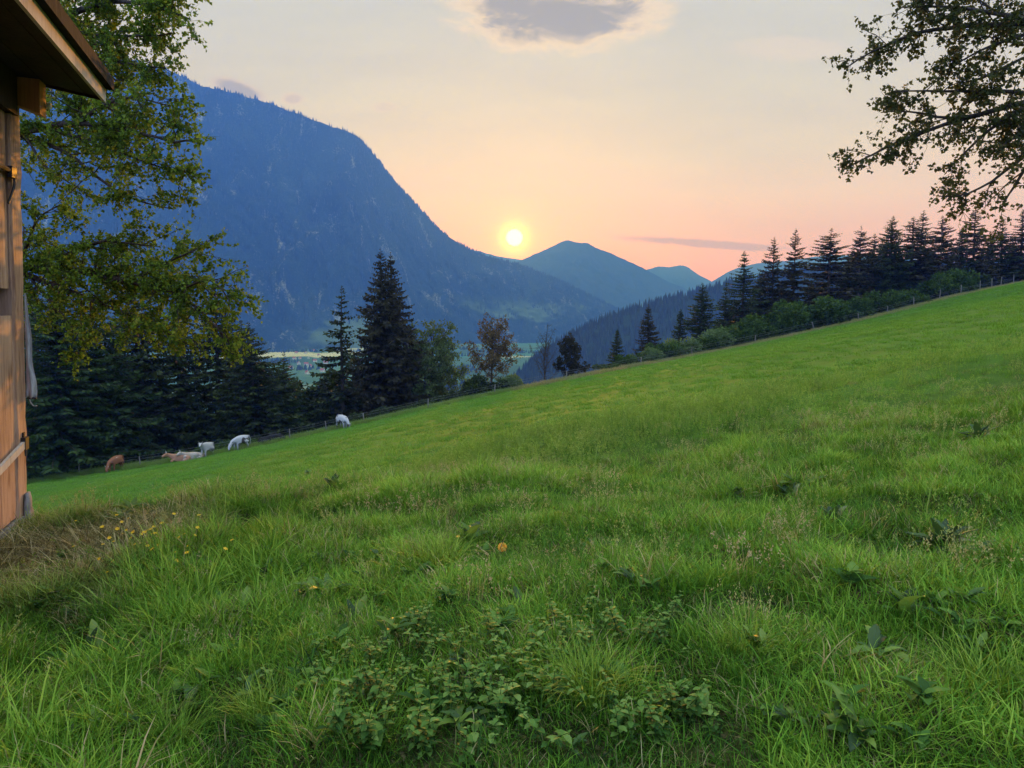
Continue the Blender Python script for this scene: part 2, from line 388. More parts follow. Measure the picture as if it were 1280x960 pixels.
    out_surface(nt, principled(nt, ramp(nt, noise(nt, pos(nt), 0.6, 3), [(0.3, (0.20,0.06,0.045)), (0.7, (0.34,0.11,0.08))]), 0.9, 0.1)); M['roof_red'] = m
    m, nt, N, L = new_mat('grey_roof_tiles')
    out_surface(nt, principled(nt, ramp(nt, noise(nt, pos(nt), 0.6, 3), [(0.3, (0.10,0.09,0.10)), (0.7, (0.2,0.18,0.19))]), 0.9, 0.1)); M['roof_grey'] = m
make_materials()

# ------------------------------------------------------------------ terrain
FLOOR = -150.0
EX = np.array([-400, -60, -36, -20, 0, 29, 77, 160, 400.])
EY = np.array([60, 60, 64, 68, 73, 88, 112, 140, 150.])
_xs = np.linspace(-400, 400, 1601)
_ys = np.interp(_xs, EX, EY)
_k = np.ones(41) / 41
_ys = np.convolve(np.pad(_ys, 20, mode='edge'), _k, 'valid')
def yedge(x): return np.interp(x, _xs, _ys)
PA, PB, PC = 0.2, -0.083, -1.6
EDGE_PX = [(-60, 630), (40, 605), (130, 592), (220, 580), (320, 560), (430, 537), (535, 512), (620, 494), (700, 478), (760, 466), (850, 449), (940, 431), (1018, 413), (1080, 399), (1180, 371), (1280, 348), (1380, 322)]
def _edge_fit():
    xs, dz = [], []
    for px, py in EDGE_PX:
        X, E = ray(px, py)
        y = 70.0
        for _ in range(60): y = 0.5 * y + 0.5 * float(yedge(X * y))
        xs.append(X * y); dz.append(E * y - (PC + PA * X * y + PB * y))
    return np.array(xs), np.array(dz)
CXS, CDZ = _edge_fit()
_cc = np.interp(_xs, CXS, CDZ)
_cc = np.convolve(np.pad(_cc, 8, mode='edge'), np.ones(17) / 17, 'valid')
def pad_w(x, y):
    r = np.sqrt(((x + 3.6) / 1.0) ** 2 + ((y - 3.6) / 1.0) ** 2)
    return 1 - sstep(3.6, 8.5, r)
def height(x, y):
    x = np.asarray(x, float); y = np.asarray(y, float)
    xc = 200 * np.tanh(x / 200); yc = np.maximum(y, -120)
    ye = yedge(x)
    s = y - ye
    yi = np.where(s > 0, ye, yc)
    z = PC + PA * xc + PB * yi + np.interp(x, _xs, _cc) * sstep(0.1, 1.0, yi / ye)
    # level shoulder round the barn
    pad = -1.62 + 0.105 * x - 0.012 * np.clip(y, 0, 12)
    w = pad_w(x, y)
    z = z * (1 - w) + pad * w
    # knoll crest with the tall grass, lumps
    z = z + 0.16 * np.exp(-((y - 12.5 + 0.05 * x) / 2.6) ** 2) * sstep(-4, 0, x)
    amp = sstep(0.6, 3, np.hypot(x, y)) * (1 - sstep(30, 60, np.hypot(x, y)) * 0.4)
    z = z + amp * ((fbm(x * 0.55, y * 0.55, 3, 3) - 0.5) * 0.30 + (vnoise(x * 2.9, y * 2.9, 63) - 0.5) * 0.11 * (1 - 0.65 * sstep(6, 12, np.hypot(x, y))))
    z = z + (fbm(x * 0.06, y * 0.06, 5, 2) - 0.5) * 0.6 * sstep(15, 40, np.hypot(x, y)) * (1 - sstep(-14, -2, s))
    z = z - np.where(s > 0, 0.47 * (np.sqrt(np.maximum(s, 0) ** 2 + 25) - 5), 0)
    und = (fbm(x * 0.003, y * 0.003, 21, 3) - 0.5) * 10 * sstep(350, 700, y)
    fl = FLOOR + und
    d = z - fl
    z = fl + 0.5 * (d + np.sqrt(d * d + 36))
    return z
def H(x, y): return float(height(np.array([x]), np.array([y]))[0])
def dry_at(x, y):
    r = np.sqrt((x + 4.3) ** 2 + (y - 5.9) ** 2)
    d = (1 - sstep(0.3, 2.0, r + (fbm(x * 1.3, y * 1.3, 31, 3) - 0.5) * 2.4)) * 0.95
    s = y - yedge(x)
    e = sstep(-2.2, 0.3, s) * (1 - sstep(8, 14, s)) * 0.8
    return np.clip(np.maximum(d, e), 0, 1)
def hit(px, py, d0=1.5, d1=200.0):
    """first point of the meadow on a sight line"""
    X, E = ray(px, py)
    ds = np.linspace(d0, d1, 6000)
    dz = E * ds - height(X * ds, ds)
    i = np.argmax(dz < 0)
    if dz[i] >= 0: return None
    d = ds[i]
    return np.array((X * d, d, H(X * d, d)))

def spaced(lo, hi, fine, n_lo, n_hi):
    a = np.arcsinh(abs(lo) / fine); b = np.arcsinh(hi / fine)
    l = -fine * np.sinh(np.linspace(a, 0, n_lo, endpoint=False)); r = fine * np.sinh(np.linspace(0, b, n_hi))
    return np.concatenate([l, r])
def make_ground():
    xs = spaced(-7000, 7000, 2.5, 330, 330); ys = spaced(-240, 9250, 2.5, 80, 520)
    X, Y = np.meshgrid(xs, ys)
    Z = height(X.ravel(), Y.ravel())
    v = np.stack([X.ravel(), Y.ravel(), Z], 1)
    nx, ny = len(xs), len(ys)
    i = np.arange(ny - 1)[:, None] * nx + np.arange(nx - 1)[None, :]
    q = np.stack([i, i + 1, i + nx + 1, i + nx], -1).reshape(-1, 4)
    me = build_mesh('ground', v, [q], M['ground'], True, {'dry': dry_at(v[:, 0], v[:, 1])})
    o = obj('ground', me); tag(o, 'grassy hillside meadow falling away to the valley floor', 'ground', kind='structure')
make_ground()

# ------------------------------------------------------------------ mountains
def make_mountain(name, label, ridge, foot, mat, amp, seed, back=0.5, nu=420, nv=110, jag=0.012, power=0.85):
    ridge = np.array(ridge, float)
    t = np.concatenate(([0], np.cumsum(np.hypot(np.diff(ridge[:, 0]), np.diff(ridge[:, 1])))))
    tt = np.linspace(0, t[-1], nu)
    px = np.interp(tt, t, ridge[:, 0]); py = np.interp(tt, t, ridge[:, 1]); dd = np.interp(tt, t, ridge[:, 2])
    # smooth the corners a little, then jag
    k = np.ones(9) / 9
    py = np.convolve(np.pad(py, 4, mode='edge'), k, 'valid')
    R = np.stack([at(a, b, c) for a, b, c in zip(px, py, dd)])
    vv = np.concatenate([np.linspace(-1, 0, int(nv * 0.3), endpoint=False), np.linspace(0, 1, nv)])
    U, V = np.meshgrid(np.arange(nu), vv, indexing='ij')
    Rx = R[U, 0]; Ry = R[U, 1]; Rz = R[U, 2]
    base = FLOOR - 6
    hh = np.maximum(Rz - base, 4)
    fl = foot * (0.35 + 0.65 * np.clip(hh / hh.max(), 0, 1))
    aV = np.abs(V)
    y = Ry - np.where(V > 0, V * fl, V * fl * back)
    x = Rx * (1 - 0.06 * V)
    z = base + hh * (1 - aV ** power)
    # gullies and spurs
    nz1 = 1 - np.abs(2 * fbm(x / (foot * 0.42) + 5, aV * 0.9 + seed, seed, 5, 0.55) - 1)
    nz2 = fbm(x / (foot * 0.10), y / (foot * 0.13), seed + 5, 5, 0.6) - 0.5
    env = np.sin(np.clip(aV, 0, 1) * PI) ** 0.8
    z = z + amp * env * (nz1 - 0.6) * hh / hh.max() * 1.6 + amp * 0.5 * env * nz2
    z = z + jag * hh * (fbm(U * 0.35, V * 20, seed + 9, 3) - 0.5)
    y = y - amp * 0.6 * env * nz2 * 1.4
    v = np.stack([x, y, z], -1).reshape(-1, 3)
    n2 = len(vv)
    i = np.arange(nu - 1)[:, None] * n2 + np.arange(n2 - 1)[None, :]
    q = np.stack([i, i + 1, i + n2 + 1, i + n2], -1).reshape(-1, 4)
    o = obj(name, build_mesh(name, v, [q], mat, True)); tag(o, label, 'mountain', kind='structure')
    return v.reshape(nu, n2, 3), vv

def low_trees(name, label, P, hts, seed, tiers=2, sides=5, wid=0.19):
    """a far wood that reads as one mass: many small conifers"""
    rng = np.random.default_rng(seed)
    n = len(P)
    rot = rng.uniform(0, 2 * PI, n); lean = rng.uniform(0.85, 1.15, n)
    vs, fs = [], []
    base = 0
    for k in range(tiers):
        z0 = 0.02 + 0.45 * k / tiers * 1.3; z1 = 1.0 if k == tiers - 1 else 0.45 + 0.45 * k / tiers + 0.25
        w = wid * (1 - 0.42 * k / max(tiers - 1, 1))
        a = np.arange(sides) * 2 * PI / sides
        ring = np.stack([np.cos(a[None] + rot[:, None]) * w * hts[:, None] * rng.uniform(0.75, 1.25, (n, sides)), np.sin(a[None] + rot[:, None]) * w * hts[:, None] * rng.uniform(0.75, 1.25, (n, sides)), np.broadcast_to((z0 * hts)[:, None], (n, sides)) + rng.uniform(-0.05, 0.05, (n, sides)) * hts[:, None]], -1) + P[:, None, :]
        tip = P + np.stack([np.zeros(n), np.zeros(n), z1 * hts], -1)
        v = np.concatenate([ring, tip[:, None, :]], 1).reshape(-1, 3)
        b = np.arange(n)[:, None] * (sides + 1); j = np.arange(sides)[None]
        f = np.stack([b + j, b + (j + 1) % sides, np.broadcast_to(b + sides, (n, sides))], -1).reshape(-1, 3) + base
        vs.append(v); fs.append(f); base += len(v)
    lf = np.concatenate([np.repeat(rng.random(n), sides + 1)] * tiers)
    o = obj(name, build_mesh(name, np.concatenate(vs), [np.concatenate(fs)], M['forest'], False, {'leaf': lf}))
    tag(o, label, 'forest', kind='stuff')

def grid_sample(grid, vv, n, rng, vmin, vmax, bias=1.0):
    nu = grid.shape[0]
    u = rng.uniform(0, nu - 1.001, n); w = vmin + (vmax - vmin) * rng.random(n) ** bias
    fi = np.interp(w, vv, np.arange(len(vv))); fi = np.clip(fi, 0, len(vv) - 1.001)
    u0 = u.astype(int); f0 = fi.astype(int); a = (u - u0)[:, None]; b = (fi - f0)[:, None]
    g = grid
    return (g[u0, f0] * (1 - a) + g[u0 + 1, f0] * a) * (1 - b) + (g[u0, f0 + 1] * (1 - a) + g[u0 + 1, f0 + 1] * a) * b

def make_mountains():
    rng = np.random.default_rng(5)
    main = [(-330, 75, 3300), (-160, 52, 3400), (-40, 52, 3500), (60, 60, 3600), (130, 68, 3650), (200, 84, 3700), (228, 94, 3720), (252, 108, 3740), (290, 116, 3760), (330, 127, 3790), (385, 147, 3830), (420, 160, 3860), (447, 169, 3880), (462, 186, 3900), (490, 222, 3950), (520, 256, 4000), (550, 288, 4060), (580, 309, 4120), (610, 321, 4170), (650, 331, 4230), (700, 351, 4300), (740, 371, 4380), (770, 386, 4430), (810, 402, 4500), (860, 425, 4560)]
    g, vv = make_mountain('mountain', 'big steep forested mountain filling the left half of the skyline', main, 900, M['mtn'], 190, 2, nu=520, nv=150, jag=0.010)
    P = np.concatenate([grid_sample(g, vv, 9000, rng, -0.03, 0.9, 1.3), grid_sample(g, vv, 2600, rng, -0.02, 0.02)])
    P[:, 2] -= 2
    keep = fbm(P[:, 0] / 160, P[:, 2] / 160 + P[:, 1] / 300, 44, 4) > 0.42
    P = P[keep]
    low_trees('forest', 'conifer forest clothing the big left mountain up to its crest', P, rng.uniform(13, 26, len(P)), 3, 1, 4, 0.2)
    second = [(560, 372, 6200), (610, 345, 6200), (650, 326, 6200), (690, 308, 6250), (704, 301, 6280), (712, 300, 6290), (722, 304, 6300), (734, 303, 6310), (742, 309, 6320), (760, 315, 6350), (800, 333, 6400), (835, 352, 6450), (870, 366, 6500), (905, 383, 6600), (960, 402, 6700)]
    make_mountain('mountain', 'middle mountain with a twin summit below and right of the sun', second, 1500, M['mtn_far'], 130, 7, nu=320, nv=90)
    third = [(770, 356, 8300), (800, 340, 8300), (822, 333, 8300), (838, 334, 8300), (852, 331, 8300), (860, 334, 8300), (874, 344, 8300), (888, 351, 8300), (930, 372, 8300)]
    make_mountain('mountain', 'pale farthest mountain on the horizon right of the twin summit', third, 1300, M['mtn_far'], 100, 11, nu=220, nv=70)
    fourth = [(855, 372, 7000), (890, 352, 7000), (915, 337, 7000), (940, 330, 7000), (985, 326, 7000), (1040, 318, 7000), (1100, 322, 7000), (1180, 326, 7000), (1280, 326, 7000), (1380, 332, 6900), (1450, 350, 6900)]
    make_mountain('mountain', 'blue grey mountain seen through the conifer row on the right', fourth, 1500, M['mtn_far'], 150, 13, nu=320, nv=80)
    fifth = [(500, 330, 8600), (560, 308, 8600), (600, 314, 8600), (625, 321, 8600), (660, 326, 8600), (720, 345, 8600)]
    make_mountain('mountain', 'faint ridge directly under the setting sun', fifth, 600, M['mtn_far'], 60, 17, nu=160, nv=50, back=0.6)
    near = [(560, 540, 1250), (610, 500, 1250), (640, 478, 1250), (662, 456, 1260), (690, 434, 1270), (720, 417, 1290), (760, 398, 1310), (820, 379, 1340), (870, 367, 1370), (920, 352, 1390), (1000, 338, 1420), (1100, 332, 1450), (1250, 330, 1480), (1400, 340, 1500)]
    g, vv = make_mountain('hill', 'dark forested hill descending leftwards behind the conifer row', near, 480, M['hill'], 34, 19, nu=320, nv=90, jag=0.02)
    P = np.concatenate([grid_sample(g, vv, 7000, rng, -0.04, 0.9, 1.2), grid_sample(g, vv, 900, rng, -0.02, 0.02)])
    P[:, 2] -= 1.5
    low_trees('forest', 'dark conifer forest covering the nearer hill', P, rng.uniform(10, 19, len(P)), 8, 2, 5, 0.2)
    # copses and hedgerows on the valley floor
    cl = []
    for px, py, n, sx, sy in [(560, 470, 40, 60, 60), (575, 462, 50, 80, 50), (565, 485, 40, 50, 40), (590, 482, 30, 40, 30), (380, 433, 40, 120, 25), (360, 440, 60, 120, 30), (345, 452, 60, 80, 40), (380, 462, 30, 50, 30), (600, 445, 60, 160, 30), (640, 440, 80, 160, 60), (660, 420, 60, 260, 60), (620, 425, 80, 300, 40), (560, 437, 60, 200, 25), (520, 445, 60, 150, 40), (450, 440, 60, 150, 40), (300, 440, 80, 150, 50), (200, 450, 80, 150, 60)]:
        X, E = ray(px, py); d = (FLOOR) / E
        cx, cy = X * d, d
        x = rng.normal(cx, sx * 0.5, n); y = rng.normal(cy, sy, n)
        cl.append(np.stack([x, y, height(x, y) - 1], 1))
    P = np.concatenate(cl)
    low_trees('valley_woods', 'small woods and hedgerows on the valley floor beside the village', P, rng.uniform(9, 17, len(P)), 12, 2, 6, 0.33)
make_mountains()

# ------------------------------------------------------------------ village
def make_house(name):
    r = empty(name, (0, 0, 0))
    w, l, h, rh = 9.0, 13.0, 6.0, 4.2
    mb = MB(); mb.box((-w/2, -l/2, -1.5), (w/2, l/2, h))
    mb.add([(-w/2,-l/2,h),(w/2,-l/2,h),(0,-l/2,h+rh-0.3),(-w/2,l/2,h),(w/2,l/2,h),(0,l/2,h+rh-0.3)], None, [(0,1,2),(4,3,5)])
    mb.obj('wall', M['plaster'], r)
    mb = MB(); o = 0.8
    for s in (-1, 1):
        mb.add([(0,-l/2-o,h+rh),(s*(w/2+o),-l/2-o,h-0.6),(s*(w/2+o),l/2+o,h-0.6),(0,l/2+o,h+rh),(0,-l/2-o,h+rh-0.3),(s*(w/2+o),-l/2-o,h-0.9),(s*(w/2+o),l/2+o,h-0.9),(0,l/2+o,h+rh-0.3)], [(0,1,2,3),(4,7,6,5),(0,4,5,1),(3,2,6,7),(1,5,6,2)])
    rf = mb.obj('roof', M['roof_red'], r)
    mb = MB(); mb.box((1.2, 1, h + 2), (2.0, 1.8, h + rh + 1)); mb.obj('chimney', M['plaster'], rf)
    return r
def copy_tree(o, parent=None):
    c = o.copy(); COL.objects.link(c)
    if parent: c.parent = parent
    for k, v in o.items():
        pass
    for ch in list(o.children): copy_tree(ch, c)
    return c
def make_village():
    proto = None
    spots = [(366, 436, 0.3, 1), (373, 441, 1.1, 0), (381, 443, 0.2, 1), (389, 440, 0.9, 0), (370, 448, 0.5, 0), (378, 450, 1.3, 1), (386, 448, 0.1, 0), (393, 452, 0.7, 1), (374, 456, 0.2, 1), (383, 457, 0.9, 0), (390, 460, 1.4, 1), (368, 462, 0.6, 0), (379, 465, 0.3, 0), (400, 445, 0.4, 1), (407, 456, 1.0, 0), (540, 441, 0.2, 1), (548, 437, 0.8, 0), (399, 466, 0.5, 1)]
    for i, (px, py, a, k) in enumerate(spots):
        X, E = ray(px, py); d = FLOOR / E
        for _ in range(5): d = H(X * d, d) / E
        o = make_house('house') if i == 0 else copy_tree(proto)
        if i == 0: proto = o
        hr = random.Random(i + 3); X += hr.uniform(-0.006, 0.006); d += hr.uniform(-60, 60); o.location = (X * d, d, H(X * d, d)); o.rotation_euler = (0, 0, a * 2.1); q_ = hr.uniform(0.65, 1.0); o.scale = (q_, q_, q_)
        tag(o, 'tiny pale house with pitched roof in the far valley village', 'house', 'houses of the valley village')
make_village()

# ------------------------------------------------------------------ trees
def conifer_mesh(seed, Ht, R, base=0.05, step=0.42, nb=(5, 7), droop=0.35, fringe=1.0, sparse=0.0, taper=0.9, fill=1.0, leader=0.8, mat='spruce', trunk_r=None, bark='bark', size=1.0, rag=0.0):
    """returns (trunk mesh, crown mesh) of a layered conifer with drooping boughs"""
    rng = np.random.default_rng(seed)
    tr = MB(); tz = np.linspace(-1.2, Ht, 12)
    wob = np.cumsum(rng.normal(0, 0.03, (12, 2)), 0)
    r0 = trunk_r or Ht * 0.016
    tr.tube(np.column_stack([wob, tz]), r0 * (1 - np.linspace(0, 0.97, 12)), 7)
    A, B_, C_, D_, LF = [], [], [], [], []
    z = Ht * base
    while z < Ht - leader:
        f = (z - Ht * base) / (Ht * (1 - base))
        prof = (1 - f) ** taper * min(1.0, 0.55 + f * 3.2) * min(1.0, 0.35 + (1 - f) * 2.6)
        n = rng.integers(nb[0], nb[1] + 1)
        az0 = rng.uniform(0, 2 * PI)
        cx, cy = np.interp(z, tz, wob[:, 0]), np.interp(z, tz, wob[:, 1])
        for b in range(n):
            if rng.random() < sparse * (1.2 - f): continue
            L = R * prof * rng.uniform(0.62 - rag, 1.12 + rag * 0.6) + 0.15
            az = az0 + b * 2 * PI / n + rng.normal(0, 0.22)
            zz = z + rng.uniform(-0.5, 0.5) * step * (1 + 2 * rag)
            k = max(4, int(L / (0.30 * size)) + 2)
            t = np.linspace(0.04, 1, k)
            dr = droop * (1.15 - f)
            px = L * t
            pz = zz - L * dr * (t ** 1.1) + L * dr * 0.75 * t ** 3.2 + (L * 0.35 * f * f) * t
            sway = rng.normal(0, 0.10) * t * t * L
            ca, sa = math.cos(az), math.sin(az)
            bx = cx + px * ca - sway * sa; by = cy + px * sa + sway * ca
            if L > 0.8: tr.tube(np.column_stack([bx, by, pz])[::max(1, k // 4)], 0.012 + 0.016 * L * (1 - t[::max(1, k // 4)]), 3, False)
            # twigs both sides + fringe hanging below
            for i in range(k):
                p = np.array((bx[i], by[i], pz[i]))
                wloc = L * 0.34 * (1 - t[i]) ** 0.6 * (0.35 + t[i]) + 0.10
                wloc = min(wloc, 0.75) * size
                m = 4 if rng.random() < fill else 2
                for q in range(m):
                    if q < 2:
                        sd = -1 if q == 0 else 1
                        ang = az + sd * rng.uniform(0.55, 1.15)
                        ln = wloc * rng.uniform(0.7, 1.3)
                        dv = np.array((math.cos(ang) * ln, math.sin(ang) * ln, -ln * rng.uniform(0.1, 0.6)))
                    elif q == 2:
                        ang = az + rng.uniform(-0.5, 0.5); ln = wloc * rng.uniform(0.6, 1.1) * fringe
                        dv = np.array((math.cos(ang) * ln * 0.35, math.sin(ang) * ln * 0.35, -ln * rng.uniform(0.6, 1.0)))
                    else:
                        ang = az + rng.uniform(-0.4, 0.4); ln = wloc * rng.uniform(0.5, 0.9)
                        dv = np.array((math.cos(ang) * ln, math.sin(ang) * ln, ln * rng.uniform(-0.1, 0.35)))
                    wd = np.cross(dv, rng.normal(0, 1, 3)); wd /= np.linalg.norm(wd) + 1e-9
                    wd *= rng.uniform(0.055, 0.10) * size * (0.8 + 0.3 * L)
                    A.append(p); B_.append(p + dv * 0.45 + wd); C_.append(p + dv); D_.append(p + dv * 0.45 - wd)
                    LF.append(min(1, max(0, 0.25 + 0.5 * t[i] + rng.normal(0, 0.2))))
        z += step * rng.uniform(0.75, 1.25) * (0.75 + 0.5 * (1 - f))
    # leader tuft
    for i in range(26):
        zz = Ht - leader * rng.random(); ang = rng.uniform(0, 2 * PI); ln = 0.10 + (Ht - zz) * 0.35
        p = np.array((wob[-1, 0], wob[-1, 1], zz)); dv = np.array((math.cos(ang) * ln, math.sin(ang) * ln, ln * 0.5))
        wd = np.cross(dv, rng.normal(0, 1, 3)); wd /= np.linalg.norm(wd); wd *= 0.04
        A.append(p); B_.append(p + dv * 0.5 + wd); C_.append(p + dv); D_.append(p + dv * 0.5 - wd); LF.append(0.6)
    n = len(A)
    v = np.stack([np.array(A), np.array(B_), np.array(C_), np.array(D_)], 1).reshape(-1, 3)
    q = np.arange(4 * n).reshape(n, 4)
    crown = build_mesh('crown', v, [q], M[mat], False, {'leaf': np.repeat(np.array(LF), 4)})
    return tr.mesh('trunk', M[bark], True), crown

def leaf_faces(P, D, size, rng, w=0.42, fold=0.25, seg=False):
    """kite leaves at P along D (both n,3)"""
    n = len(P)
    D = D / (np.linalg.norm(D, axis=1)[:, None] + 1e-9)
    r = rng.normal(0, 1, (n, 3)); S = np.cross(D, r); S /= np.linalg.norm(S, axis=1)[:, None] + 1e-9
    Nn = np.cross(S, D)
    s = (size * rng.uniform(0.65, 1.25, n))[:, None]
    a = P; c = P + D * s - Nn * s * 0.12
    l = P + D * s * 0.42 + S * s * w + Nn * s * fold; rr = P + D * s * 0.42 - S * s * w + Nn * s * fold
    mid = P + D * s * 0.5
    v = np.stack([a, l, c, rr], 1).reshape(-1, 3)
    b = np.arange(n)[:, None] * 4
    t = np.concatenate([b + np.array([[0, 1, 2]]), b + np.array([[0, 2, 3]])], 1).reshape(-1, 3)
    return v, t

def curve(pts, n):
    """smooth interpolation through control points"""
    pts = np.asarray(pts, float); m = len(pts)
    t = np.concatenate(([0], np.cumsum(np.linalg.norm(np.diff(pts, axis=0), axis=1))))
    tt = np.linspace(0, t[-1], n)
    o = np.stack([np.interp(tt, t, pts[:, k]) for k in range(3)], 1)
    for _ in range(max(1, n // 10)):
        o[1:-1] = 0.25 * o[:-2] + 0.5 * o[1:-1] + 0.25 * o[2:]
    return o

def grow(limbs, seed, mat, leaf, bark, n_side=16, side_len=(0.5, 1.1), twig_len=(0.16, 0.42), leaves_per=9, start=0.12, spread=0.9, droop=-0.25, sides=6, twigs=6, fwd=0.6):
    """limbs: (points, r0, r1, density). Each carries side branches, those carry twigs, twigs carry leaves."""
    rng = np.random.default_rng(seed)
    wood = MB(); LP, LD = [], []
    for pts, r0, r1, dens in limbs:
        ln = np.linalg.norm(np.diff(np.asarray(pts, float), axis=0), axis=1).sum()
        n = max(8, int(ln / 0.16)); c = curve(pts, n)
        c += np.cumsum(rng.normal(0, 0.006 * ln / n * 10, c.shape), 0) * np.linspace(0, 1, n)[:, None]
        rad = np.linspace(r0, r1, n)
        wood.tube(c, rad, sides)
        if dens <= 0: continue
        tg = np.gradient(c, axis=0); tg /= np.linalg.norm(tg, axis=1)[:, None]
        ns = max(3, int(n_side * dens * ln / 2.5))
        for k in range(ns):
            f = start + (1 - start) * (k + rng.random()) / ns
            i = min(n - 1, int(f * (n - 1)))
            L = rng.uniform(*side_len) * (1.12 - 0.55 * f)
            d = tg[i] * fwd + rng.normal(0, 1, 3) * spread * np.array((1, 1, 0.75)); d[2] += 0.12; d /= np.linalg.norm(d)
            m = 7; p = [c[i]]
            dd = d.copy()
            for j in range(m - 1):
                dd = dd + rng.normal(0, 0.16, 3) + np.array((0, 0, droop * 0.25)); dd /= np.linalg.norm(dd)
                p.append(p[-1] + dd * L / (m - 1))
            p = np.array(p)
            rr = min(rad[i] * 0.55, 0.004 + 0.013 * L)
            wood.tube(p, np.linspace(rr, 0.0022 * leaf / 0.06, m), 4, False)
            for tw in range(twigs):
                a = rng.uniform(0.25, 1.0); jj = min(m - 1, int(a * (m - 1)))
                td = (p[jj] - p[max(0, jj - 1)]) if jj > 0 else d
                td = td / (np.linalg.norm(td) + 1e-9) * 0.6 + rng.normal(0, 0.62, 3); td[2] -= 0.1; td /= np.linalg.norm(td)
                tl = rng.uniform(*twig_len)
                e = p[jj] + td * tl + np.array((0, 0, droop * 0.3 * tl))
                mid = (p[jj] + e) / 2 + rng.normal(0, 0.02, 3)
                wood.tube([p[jj], mid, e], [0.0035 * leaf / 0.06, 0.0025 * leaf / 0.06, 0.001 * leaf / 0.06], 3, False)
                if leaves_per <= 0: continue
                q = rng.uniform(0.2, 1.05, leaves_per)
                base = p[jj] + (e - p[jj]) * q[:, None] + rng.normal(0, leaf * 0.35, (leaves_per, 3))
                LP.append(base); LD.append(td * 0.5 + rng.normal(0, 0.7, (leaves_per, 3)) + np.array((0, 0, -0.35)))
    w = wood.mesh('branches', M[bark], True)
    cr = None
    if LP:
        P = np.concatenate(LP); D = np.concatenate(LD)
        v, t = leaf_faces(P, D, leaf, rng)
        cr = build_mesh('crown', v, [t], M[mat], False, {'leaf': np.repeat(rng.random(len(P)), 4)})
    return w, cr

def place(trunk, crown, name, loc, label, cat, group, rz=0.0, sc=1.0, tname='trunk'):
    r = empty(name, loc, rz, label, cat, group)
    if np.isscalar(sc): r.scale = (sc, sc, sc)
    else: r.scale = sc
    obj(tname, trunk, r)
    if crown is not None: obj('crown', crown, r)
    return r

